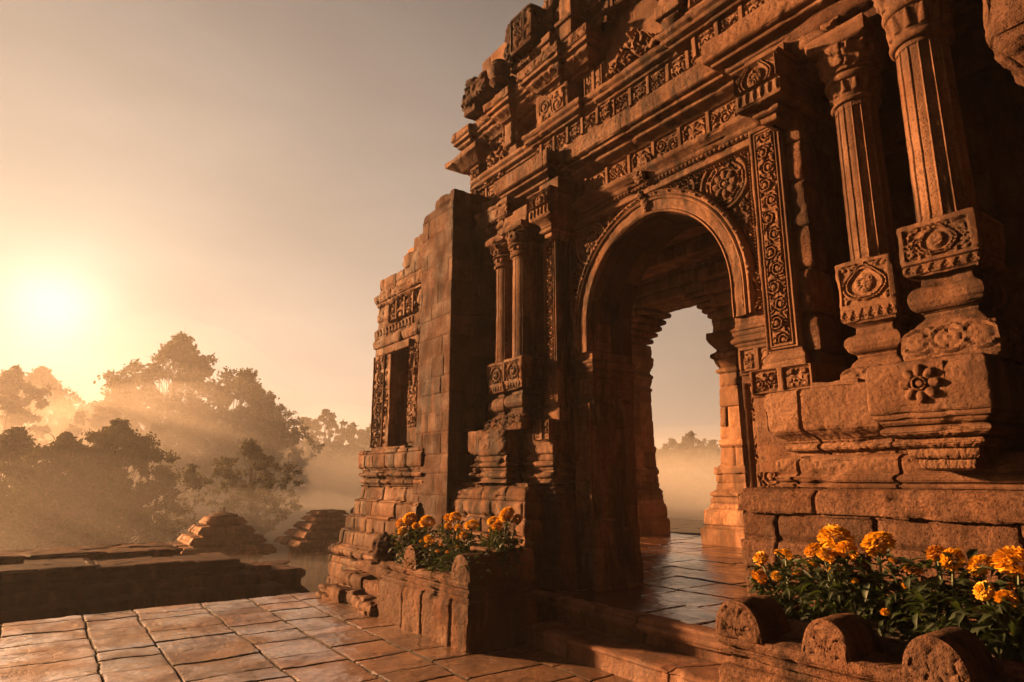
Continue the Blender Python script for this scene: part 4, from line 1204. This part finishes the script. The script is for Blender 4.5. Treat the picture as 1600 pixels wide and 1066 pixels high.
marigold('marigold with the widest bloom of the left planter, before the lit buttress face', [(-6.78, 3.62, 1.07, .11), (-6.92, 3.56, 1.02, .075), (-6.5, 3.5, .90, .068)], (-6.72, 3.6), .64, .16, 300, .085, GL)
marigold('marigold plant with small dull blooms in the middle of the left planter', [(-6.34, 3.65, 1.13, .066), (-6.22, 3.66, 1.15, .08), (-6.26, 3.6, 1.05, .06), (-6.05, 3.6, 1.05, .05)], (-6.25, 3.64), .64, .15, 300, .08, GL)
marigold('marigold with one bloom on a bare stem, second from right in the left planter', [(-5.88, 3.66, 1.08, .08), (-5.95, 3.6, .98, .045)], (-5.92, 3.66), .64, .13, 240, .08, GL)
marigold('tallest marigold of the left planter, a bright cluster at its right end', [(-5.62, 3.75, 1.13, .066), (-5.50, 3.76, 1.15, .08), (-5.37, 3.74, 1.21, .1), (-5.25, 3.78, 1.17, .05), (-5.58, 3.7, 1.05, .048), (-5.42, 3.66, 1.1, .06)], (-5.52, 3.78), .66, .15, 380, .085, GL)
# low red flowers at the front of the left planter
root = thing('low_flowering_plant', 'low green plant with tiny red flowers spilling over the rim of the left planter', 'flowers', (-6.15, 3.42, .62))
k = 420
ang = rg.random(k) * 6.28
C = np.stack([-6.15 + .36 * rg.normal(size=k), 3.42 + .07 * rg.normal(size=k), .60 + .22 * rg.random(k)], 1)
V, Q = leaf_quads(C, np.stack([np.cos(ang), np.sin(ang) - .4, .2 + .4 * rg.normal(size=k)], 1), np.stack([.4 * rg.normal(size=k), .4 * rg.normal(size=k), np.ones(k)], 1), .075 * (.6 + .7 * rg.random(k)), .034 * (.7 + .6 * rg.random(k)))
mesh_object('foliage', V - np.array(root.location), Q, M_GREEN, root, 0)
for (x, z) in ((-6.3, .86), (-6.42, .9), (-6.05, .83), (-5.98, .9), (-6.2, .8), (-5.85, .84)):
    h = bpy.data.objects.new('blossom', HEADS[1])
    h.location = Vector((x, 3.36, z)) - root.location
    h.scale = (.022, .022, .02)
    col.objects.link(h)
    h.parent = root
    h.data = HEADS[1]

# ------------------------------------------------------------------ terraces and small shrines beyond the paving
T1 = thing('stone_platform', 'long dark stone platform with stepped mouldings, beyond the paving at far left', 'platform', (-12.5, 0, -2.8))
m = MB()
pm = lambda z: [(1.0, -2.8), (1.0, -.40), (.96, -.37), (.62, -.35), (.60, -.20), (.56, -.18), (.30, -.16), (.27, -.03), (.24, -.01), (.03, .0), (.0, z - .2), (.05, z - .18)] + tor(.03, z - .16, z - .09, .05) + [(.02, z - .07), (.0, z - .05), (.0, z - .015), (-.04, z), (-.9, z + .01)]
tb = lambda U, Z, O: blocks(U, Z * 0 + .3, 1.3, 9, 81, g=.014, dep=.02, off=.016) * (O > -.1)
sweep(m, [(-30, -4.0), (-12.0, -4.0), (-12.0, .82), (-15.2, .82)], pm(.26), .03, .018, disp=tb, chip=.02, rough=.01)
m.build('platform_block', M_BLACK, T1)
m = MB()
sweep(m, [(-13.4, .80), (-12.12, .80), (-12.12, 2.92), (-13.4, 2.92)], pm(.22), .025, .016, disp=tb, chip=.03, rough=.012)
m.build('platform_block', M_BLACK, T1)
m = MB()
slab(m, -15.0, -13.5, -4.5, 2.2, [(0, .1), (0, .26), (.03, .27), (.03, .31), (0, .32)], .05, .04, rough=.02, chip=.05, disp=lambda U, Z, O: blocks(U, O, 1.3, .8, 3, g=.03, dep=.02, off=.015))
m.build('top_slab', M_STONE, T1)
T2 = thing('stone_platform', 'low ruined stone platform with a broken slab on top, nearest the temple', 'platform', (-12.6, 3.4, -2.8))
m = MB()
sweep(m, [(-13.6, 2.94), (-12.1, 2.94), (-12.1, 3.98), (-13.6, 3.98)], [(.25, -2.8), (.2, -.5), (.12, -.42), (.06, -.36), (.0, -.3), (.0, -.16), (.04, -.13), (.04, -.06), (-.02, -.03), (-1.2, -.02)], .025, .016, chip=.02, rough=.012, disp=tb)
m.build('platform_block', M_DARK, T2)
T3 = thing('loose_slab', 'broken stone slab lying tilted on the low ruined platform', 'stone slab', (-12.7, 3.15, -.02))
m = MB()
box(m, -13.0, -12.35, 3.05, 3.5, -.03, .05, ru=.04, chip=.04, rough=.03)
m.build('slab_piece', M_STONE, T3)
def shrine(name, label, cx, cy, zt, hw, tiers, zb, body):
    root = thing('stone_shrine', label, 'shrine', (cx, cy, zb), 'small shrines in the mist')
    m = MB()
    pr = []
    z = tiers[0][1]
    for (w, z0_, z1_) in tiers:
        pr += [(w - hw - .16, z0_), (w - hw - .16, z0_ + .05), (w - hw, z0_ + .07), (w - hw - .015, z0_ + (z1_ - z0_) * .55), (w - hw - .05, z0_ + (z1_ - z0_) * .62), (w - hw - .13, z1_)]
    sweep(m, rect(cx - hw, cx + hw, cy - hw, cy + hw), [(-hw + .05, tiers[0][1])] + pr + [(-hw + .02, pr[-1][1] + .03)], .04, .025, closed=True, chip=.02, rough=.012, disp=lambda U, Z, O: blocks(U, Z, .7, .3, 9, g=.02, dep=.02, off=.02))
    m.build('stepped_roof', M_HALL, root)
    m = MB()
    slab(m, cx - body, cx + body, cy - body, cy + body, [(.15, zb), (.12, zb + .3), (0, zb + .35), (0, tiers[0][1] - .15), (.08, tiers[0][1] - .1), (.08, tiers[0][1] + .02)], .08, .06, chip=.04, rough=.02, disp=lambda U, Z, O: blocks(U, Z, .6, .4, 19, g=.02, dep=.02, off=.02))
    m.build('shrine_body', M_HALL, root)
    return root
s1 = shrine('a', 'stone shrine with a pale capped stepped roof in mist beside the long platform', -25, 5.33, .2, 1.4, [(1.5, -1.0, -.66), (1.22, -.66, -.34), (.94, -.34, -.04), (.66, -.04, .24)], -2.8, 1.05)
m = MB()
lathe(m, -25, 5.33, [(.46, .24), (.48, .28), (.42, .33), (.22, .38), (.05, .41), (.035, .48), (.03, .56), (.012, .58)], 24)
m.build('finial', M_CARVE, s1)
s2 = shrine('b', 'stone shrine with wide eaves and flat topped roof, next to the foot of the temple', -25, 9.05, .24, 1.4, [(1.5, -.9, -.6), (1.24, -.6, -.32), (.98, -.32, -.06), (.78, -.06, .16), (.62, .16, .36)], -2.8, 1.05)
m = MB()
blob(m, (-24.6, 9.95, .26), (.13, .13, .2), 4, .3)
m.build('finial', M_DARK, s2)

# ------------------------------------------------------------------ ground
m = MB()
g = 90
xs = -330 + 400 * np.linspace(0, 1, g)
ys = -180 + 560 * np.linspace(0, 1, g)
X, Y = np.meshgrid(xs, ys, indexing='ij')
m.grid(np.stack([X, Y, -2.82 + .25 * vnoise(X * .05, Y * .05, 0 * X, 4) * sm(14, 40, np.hypot(X, Y)) - .05], -1))
struct(m.build('ground', M_GROUND))

# ------------------------------------------------------------------ trees
FWD = np.array([-math.cos(R(35.3)), math.sin(R(35.3))])
RGT = np.array([math.sin(R(35.3)), math.cos(R(35.3))])
def at(px, d):
    """ground point at distance d (metres along the view) in the direction of photo column px (at the horizon)"""
    t = (px - 800) / 1036.5
    p = FWD * d + RGT * d * t
    return p[0], p[1]

def tree_parts(seed, h, w, trunk, n_cl, n_leaf, leaf, low=.25, dense=1.0):
    """returns leaf arrays and a limb builder for a tree of height h and crown width w"""
    r = np.random.default_rng(seed)
    limbs = MB()
    bend = r.normal(size=2) * .04 * h
    tt = np.linspace(0, 1, 9)
    ax = np.stack([bend[0] * tt ** 2, bend[1] * tt ** 2, tt * h * .86], 1)
    tube(limbs, ax, trunk, trunk * .12, 8)
    cl = []
    for i in range(n_cl):
        a = r.random() * 2 * PI
        z = low + (1 - low) * (i + r.random()) / n_cl
        prof = math.sin(min(1, max(0, (z - low) / (1 - low) * .93 + .12)) * PI) ** .62
        lob = 1 + .22 * math.sin(3 * a + seed) + .16 * math.sin(5 * a + 7 * z + seed)
        rr = w * .5 * prof * math.sqrt(r.random() * .8 + .2) * (.75 + .35 * r.random()) * lob
        c = np.array([bend[0] * z * z + rr * math.cos(a), bend[1] * z * z + rr * math.sin(a), z * h])
        s = w * (.045 + .06 * r.random()) * (1.15 - .4 * z)
        cl.append((c, s))
        zz = max(.08, z - .12 - .18 * r.random())
        b = np.array([bend[0] * zz * zz, bend[1] * zz * zz, zz * h * .9])
        mid = (b + c) / 2 + np.array([0, 0, -.04 * h]) + r.normal(size=3) * .02 * h
        t = np.linspace(0, 1, 6)[:, None]
        tube(limbs, (1 - t) ** 2 * b + 2 * t * (1 - t) * mid + t ** 2 * c, trunk * .26 * (1.2 - z), trunk * .04, 5)
        for _ in range(2):
            e = c + r.normal(size=3) * s * .9
            tube(limbs, np.array([c * .6 + mid * .4, (c + e) / 2 + r.normal(size=3) * .01 * h, e]), trunk * .05, trunk * .015, 4)
    per = n_leaf // n_cl
    C = []
    for c, s in cl:
        # each clump is a handful of twigs, leaves gathered round them
        tw = r.normal(size=(9, 3)); tw /= np.linalg.norm(tw, axis=1, keepdims=True)
        tw *= (s * (.5 + .75 * r.random((9, 1)))); tw[:, 2] *= .72
        k = r.integers(0, 9, per)
        C.append(c + tw[k] * (.35 + .65 * r.random((per, 1))) + r.normal(size=(per, 3)) * s * .16)
    C = np.concatenate(C)
    n = len(C)
    A = r.normal(size=(n, 3)); A[:, 2] -= .3
    A /= np.linalg.norm(A, axis=1, keepdims=True)
    Bv = np.cross(A, r.normal(size=(n, 3)))
    Bv /= np.maximum(np.linalg.norm(Bv, axis=1, keepdims=True), 1e-6)
    L = leaf * (.6 + .8 * r.random((n, 1)))
    W = L * .3
    V = np.stack([C - A * L * .5, C + Bv * W, C + A * L * .5, C - Bv * W], 1).reshape(-1, 3)
    Q = np.arange(4 * n).reshape(-1, 4)
    return V, Q, limbs

PROTO = {}
def tree(kind, label, x, y, s, rz, group, z=-2.9):
    root = thing('tree', label, 'tree', (x, y, z), group)
    if kind not in PROTO:
        V, Q, limbs = tree_parts(*KINDS[kind])
        a = mesh_object('crown', V, Q, M_LEAF, None, 0)
        b = mesh_object('trunk', np.concatenate(limbs.v), np.concatenate(limbs.f), M_BARK, None, 60)
        PROTO[kind] = (a, b)
        pa, pb = a, b
    else:
        pa, pb = (o.copy() for o in PROTO[kind])
        col.objects.link(pa); col.objects.link(pb)
    pa.parent = pb.parent = root
    root.rotation_euler = (0, 0, rz)
    root.scale = (s, s, s) if not isinstance(s, tuple) else s
    return root
KINDS = {'near_a': (3, 7.2, 6.6, .2, 230, 42000, .17, .06), 'near_b': (5, 6.4, 6.2, .18, 210, 38000, .17, .05), 'mid': (8, 7.4, 6.4, .2, 130, 17000, .18, .2),
         'tall_a': (11, 20, 17, .45, 240, 34000, .42, .12), 'tall_b': (13, 18, 16, .45, 220, 32000, .42, .1), 'far': (17, 15, 13, .4, 120, 14000, .55, .1), 'far_round': (19, 16, 9, .4, 70, 9000, .5, .4)}
G1, G2, G3 = 'dark trees near the platform', 'tall trees behind the mist', 'far misty treeline'
tree('near_a', 'dark bushy tree behind the long platform, its ragged right side against the mist', *at(190, 32), .98, .4, G1)
tree('near_b', 'dark bushy tree in the middle of the near group behind the long platform', *at(95, 31), 1.0, 2.0, G1)
tree('near_b', 'dark bushy tree cut by the left edge of the photo, behind the long platform', *at(0, 32), 1.06, 4.1, G1)
tree('near_a', 'shadowy tree filling the gap between the near group and the tall trees', *at(130, 40), .9, 3.1, G1)
tree('mid', 'lone small tree rising out of the mist above the capped shrine', *at(400, 42), .9, 1.0, 'lone trees')
tree('tall_a', 'tallest tree, with an airy crown right of the sun', *at(245, 76), 1.05, .3, G2)
tree('tall_b', 'broad tall tree at the right shoulder of the big sunlit group', *at(340, 82), .98, 2.2, G2)
tree('tall_b', 'tall tree left of the tallest one, just under the sun', *at(165, 88), .86, 1.1, G2)
tree('tall_a', 'rounded tall tree under the left side of the sun, paler than its neighbours', *at(55, 105), 1.08, 3.3, G2)
tree('tall_b', 'pale tall tree at the far left, behind the left edge', *at(-40, 98), 1.08, 5.0, G2)
tree('far', 'leafy tree at the left edge half way up, between sun and dark bushes', *at(-8, 66), 1.02, 2.6, G2)
tree('tall_a', 'lower tree sloping down to the right of the big sunlit group', *at(415, 92), .74, 4.4, G2)
for i, (px, d, s, rz, kd, lb) in enumerate(((468, 120, 1.0, .2, 'far', 'first tree of the far treeline, right of the big group'), (505, 112, 1.0, 1.2, 'far_round', 'round headed tree standing above the far treeline'),
        (545, 122, .95, 2.2, 'far', 'far treeline tree just left of the temple'), (585, 128, .98, 3.2, 'far', 'far treeline tree touching the temple outline'), (440, 130, .95, 4.2, 'far', 'faint tree behind the slope of the big group'),
        (630, 125, 1.0, 5, 'far', 'far treeline tree hidden mostly by the temple wing'), (1015, 120, .70, 5.2, 'far', 'pale tree at the left of the view through the arch'), (1050, 112, .72, .8, 'far', 'pale tree in the middle of the view through the arch'),
        (1082, 108, .78, 1.8, 'far', 'tallest pale tree in the view through the arch'), (1120, 116, .72, 2.9, 'far', 'pale tree at the right of the view through the arch'), (1160, 120, .7, 3.9, 'far', 'pale tree almost hidden by the right pier of the arch'))):
    tree(kd, lb, *at(px, d), s, rz, G3)
# far-off wood that reads as one mass
r_ = np.random.default_rng(3)
n = 16000
px = -500 + 2100 * r_.random(n)
d = 150 + 60 * r_.random(n)
t = (px - 800) / 1036.5
C = np.stack([FWD[0] * d + RGT[0] * d * t, FWD[1] * d + RGT[1] * d * t, -2.9 + (9 + 4 * vnoise(px * .02, d * .05, px * 0, 3)) * r_.random(n) ** .7], 1)
A = r_.normal(size=(n, 3)); A /= np.linalg.norm(A, axis=1, keepdims=True)
Bv = np.cross(A, r_.normal(size=(n, 3))); Bv /= np.linalg.norm(Bv, axis=1, keepdims=True)
L = 1.3 * (.6 + .8 * r_.random((n, 1)))
struct(mesh_object('distant_woods', np.stack([C - A * L, C + Bv * L * .6, C + A * L, C - Bv * L * .6], 1).reshape(-1, 3), np.arange(4 * n).reshape(-1, 4), M_LEAF, None, 0), 'stuff')

#PART4
# ------------------------------------------------------------------ air
def volume(name, c, dens, aniso):
    m, nt = nt_new(name)
    v = nt.nodes.new('ShaderNodeVolumePrincipled')
    v.inputs['Color'].default_value = (*c, 1)
    v.inputs['Density'].default_value = dens
    v.inputs['Anisotropy'].default_value = aniso
    o = nt.nodes.new('ShaderNodeOutputMaterial')
    nt.links.new(v.outputs[0], o.inputs['Volume'])
    return m
HAZE_D = .0010
MIST_D = .012
m = MB()
X0, X1, Y0, Y1, Z0, Z1 = -345, 75, -190, 390, -4.2, 24
V = np.array([(x, y, z) for x in (X0, X1) for y in (Y0, Y1) for z in (Z0, Z1)], float)
Q = [(0, 1, 3, 2), (4, 6, 7, 5), (0, 4, 5, 1), (2, 3, 7, 6), (0, 2, 6, 4), (1, 5, 7, 3)]
struct(mesh_object('haze', V, np.array(Q), volume('haze_air', (.80, .78, .76), HAZE_D, .38), None, 0), 'stuff')
# banks of ground mist lying over the low ground: flat domes that thin out towards their edges
M_MIST = volume('mist_air', (.86, .83, .80), MIST_D, .3)
M_THIN = volume('thin_mist_air', (.86, .82, .78), .0034, .3)
M_LOW = volume('low_mist_air', (.90, .86, .82), .03, .3)
for (mm, px, d, rx, ry, rz) in ((M_MIST, 60, 50, 22, 8, 5.5), (M_MIST, 300, 52, 20, 9, 4.8), (M_MIST, 470, 54, 18, 9, 5.2), (M_MIST, 420, 66, 30, 10, 6.5), (M_MIST, 150, 66, 28, 9, 9), (M_MIST, 560, 74, 28, 12, 7.5), (M_MIST, 300, 92, 40, 12, 10), (M_MIST, 620, 92, 36, 14, 9),
        (M_MIST, 405, 35, 10, 4.5, 4.1), (M_MIST, 105, 24.5, 9, 2.2, 5.4), (M_MIST, 505, 100, 26, 9, 15), (M_MIST, 1070, 98, 24, 8, 13), (M_MIST, -20, 44, 10, 5, 9), (M_MIST, 500, 40, 12, 6, 3.8),
        (M_MIST, 1060, 50, 16, 12, 5.5), (M_MIST, 1120, 66, 24, 14, 6.5), (M_MIST, 1000, 80, 30, 14, 8), (M_MIST, 1080, 92, 34, 12, 10), (M_LOW, 400, 20.2, 7, 1.6, 2.3), (M_LOW, 560, 20.4, 6, 1.5, 2.1),
        (M_MIST, 235, 62, 11.5, 11, 14), (M_MIST, 20, 80, 13, 14, 16), (M_THIN, 215, 64, 19, 22, 20), (M_THIN, 330, 66, 20, 22, 14), (M_THIN, 40, 72, 22, 22, 18), (M_THIN, 110, 26, 9, 4.5, 8.5)):
    m = MB()
    x, y = at(px, d)
    th, ph = np.meshgrid(np.linspace(0, 2 * PI, 44, endpoint=False), np.linspace(.0004, PI - .0004, 24), indexing='ij')
    D = np.stack([np.cos(th) * np.sin(ph), np.sin(th) * np.sin(ph), -np.cos(ph)], -1)
    D = D * (1 + .16 * fbm(D + px * .1, 1.7, 2, 3))[..., None]
    P = D * np.array([rx, ry, rz])
    G = np.stack([x + RGT[0] * P[..., 0] + FWD[0] * P[..., 1], y + RGT[1] * P[..., 0] + FWD[1] * P[..., 1], np.maximum(-2.9 + P[..., 2], -4.0)], -1)
    m.grid(G, cu=True)
    struct(m.build('mist', mm, None, 0), 'stuff')

# ------------------------------------------------------------------ light
SUN_EL, SUN_OFF = R(13), R(32)        # sun stands to the left, a little in front of the facade plane
sd = Vector((-math.cos(SUN_OFF) * math.cos(SUN_EL), -math.sin(SUN_OFF) * math.cos(SUN_EL), math.sin(SUN_EL)))
L = bpy.data.lights.new('sun', 'SUN')
L.energy = 5.0
L.angle = R(3.0)
L.color = (1.0, .49, .20)
so = bpy.data.objects.new('sun', L)
so.rotation_euler = (-sd).to_track_quat('-Z', 'Y').to_euler()
so.location = (-20, -8, 20)
col.objects.link(so)

W = bpy.data.worlds.new('World')
scene.world = W
W.use_nodes = True
nt = W.node_tree
nt.nodes.clear()
sky = nt.nodes.new('ShaderNodeTexSky')
sky.sky_type = 'NISHITA'
sky.sun_disc = False
sky.sun_elevation = SUN_EL
sky.sun_rotation = math.atan2(sd.x, sd.y)
sky.dust_density = 4.0
sky.air_density = 1.5
LOW_P, LOW_S = 1.3, 5.6
tc = nt.nodes.new('ShaderNodeTexCoord')
# the veiled sun low in the mist: bright core and wide warm aureole
ga = R(35.3 - 36.3)
gd = Vector((-math.cos(R(-.8)) * math.cos(R(12.2)), math.sin(R(-.8)) * math.cos(R(12.2)), math.sin(R(12.2))))
dp = nt.nodes.new('ShaderNodeVectorMath')
dp.operation = 'DOT_PRODUCT'
nrm = nt.nodes.new('ShaderNodeVectorMath')
nrm.operation = 'NORMALIZE'
nt.links.new(tc.outputs['Generated'], nrm.inputs[0])
nt.links.new(nrm.outputs[0], dp.inputs[0])
dp.inputs[1].default_value = gd
d = mth(nt, 'MAXIMUM', dp.outputs['Value'], 0.0)
def glow(power, colr, s):
    p = mth(nt, 'MULTIPLY', mth(nt, 'POWER', d, power), s)
    vm = nt.nodes.new('ShaderNodeVectorMath')
    vm.operation = 'SCALE'
    vm.inputs[0].default_value = colr
    nt.links.new(p, vm.inputs['Scale'])
    return vm.outputs[0]
def vadd(a, b):
    vm = nt.nodes.new('ShaderNodeVectorMath')
    vm.operation = 'ADD'
    nt.links.new(a, vm.inputs[0]); nt.links.new(b, vm.inputs[1])
    return vm.outputs[0]
tint = mixc(nt, 1.0, sky.outputs[0], (.09, .09, .095), 'MULTIPLY')
c = tint
for pw, cc, s in ((700, (1.0, .95, .84), 4.2), (110, (1.0, .82, .50), 2.0), (14, (1.0, .69, .36), 2.0), (2.5, (1.0, .89, .85), 1.7)):
    c = vadd(c, glow(pw, cc, s))
# mist lifts the sky towards the horizon; faint drifting cloud breaks it up
sx = nt.nodes.new('ShaderNodeSeparateXYZ')
nt.links.new(nrm.outputs[0], sx.inputs[0])
mp = nt.nodes.new('ShaderNodeMapping')
mp.inputs['Scale'].default_value = (1, 1, 3.2)
nt.links.new(nrm.outputs[0], mp.inputs['Vector'])
cl = mth(nt, 'MULTIPLY_ADD', noise(nt, mp.outputs[0], 2.6, 5, .55), .42, .79)
low = mth(nt, 'POWER', mth(nt, 'SUBTRACT', 1.0, mth(nt, 'MAXIMUM', sx.outputs['Z'], 0.0)), LOW_P)
vm = nt.nodes.new('ShaderNodeVectorMath')
vm.operation = 'SCALE'
vm.inputs[0].default_value = (1.0, .72, .49)
nt.links.new(mth(nt, 'MULTIPLY', mth(nt, 'MULTIPLY', low, mth(nt, 'POWER', d, .5)), LOW_S), vm.inputs['Scale'])
c = vadd(c, vm.outputs[0])
vm = nt.nodes.new('ShaderNodeVectorMath')
vm.operation = 'SCALE'
nt.links.new(c, vm.inputs[0]); nt.links.new(cl, vm.inputs['Scale'])
c = vm.outputs[0]
bg = nt.nodes.new('ShaderNodeBackground')
bg.inputs['Strength'].default_value = .0195
nt.links.new(c, bg.inputs['Color'])
wo = nt.nodes.new('ShaderNodeOutputWorld')
nt.links.new(bg.outputs[0], wo.inputs['Surface'])

# ------------------------------------------------------------------ camera
cam = bpy.data.cameras.new('camera')
cam.sensor_width = 36
cam.lens = 1014.0 / 1600 * 36
cam.clip_end = 2000
cam.clip_start = .05
co = bpy.data.objects.new('camera', cam)
co.location = (0, 0, 1.55)
th = math.atan(215 / 1014)
fv = Vector((-math.cos(R(35.3)) * math.cos(th), math.sin(R(35.3)) * math.cos(th), math.sin(th)))
co.rotation_euler = fv.to_track_quat('-Z', 'Y').to_euler()
col.objects.link(co)
scene.camera = co
scene.view_settings.view_transform = 'Standard'
scene.view_settings.look = 'None'
scene.view_settings.exposure = 2.40
scene.view_settings.gamma = 1.0
scene.cycles.max_bounces = 6
scene.cycles.diffuse_bounces = 3
scene.cycles.volume_bounces = 2
scene.cycles.transparent_max_bounces = 8
scene.cycles.use_denoising = True
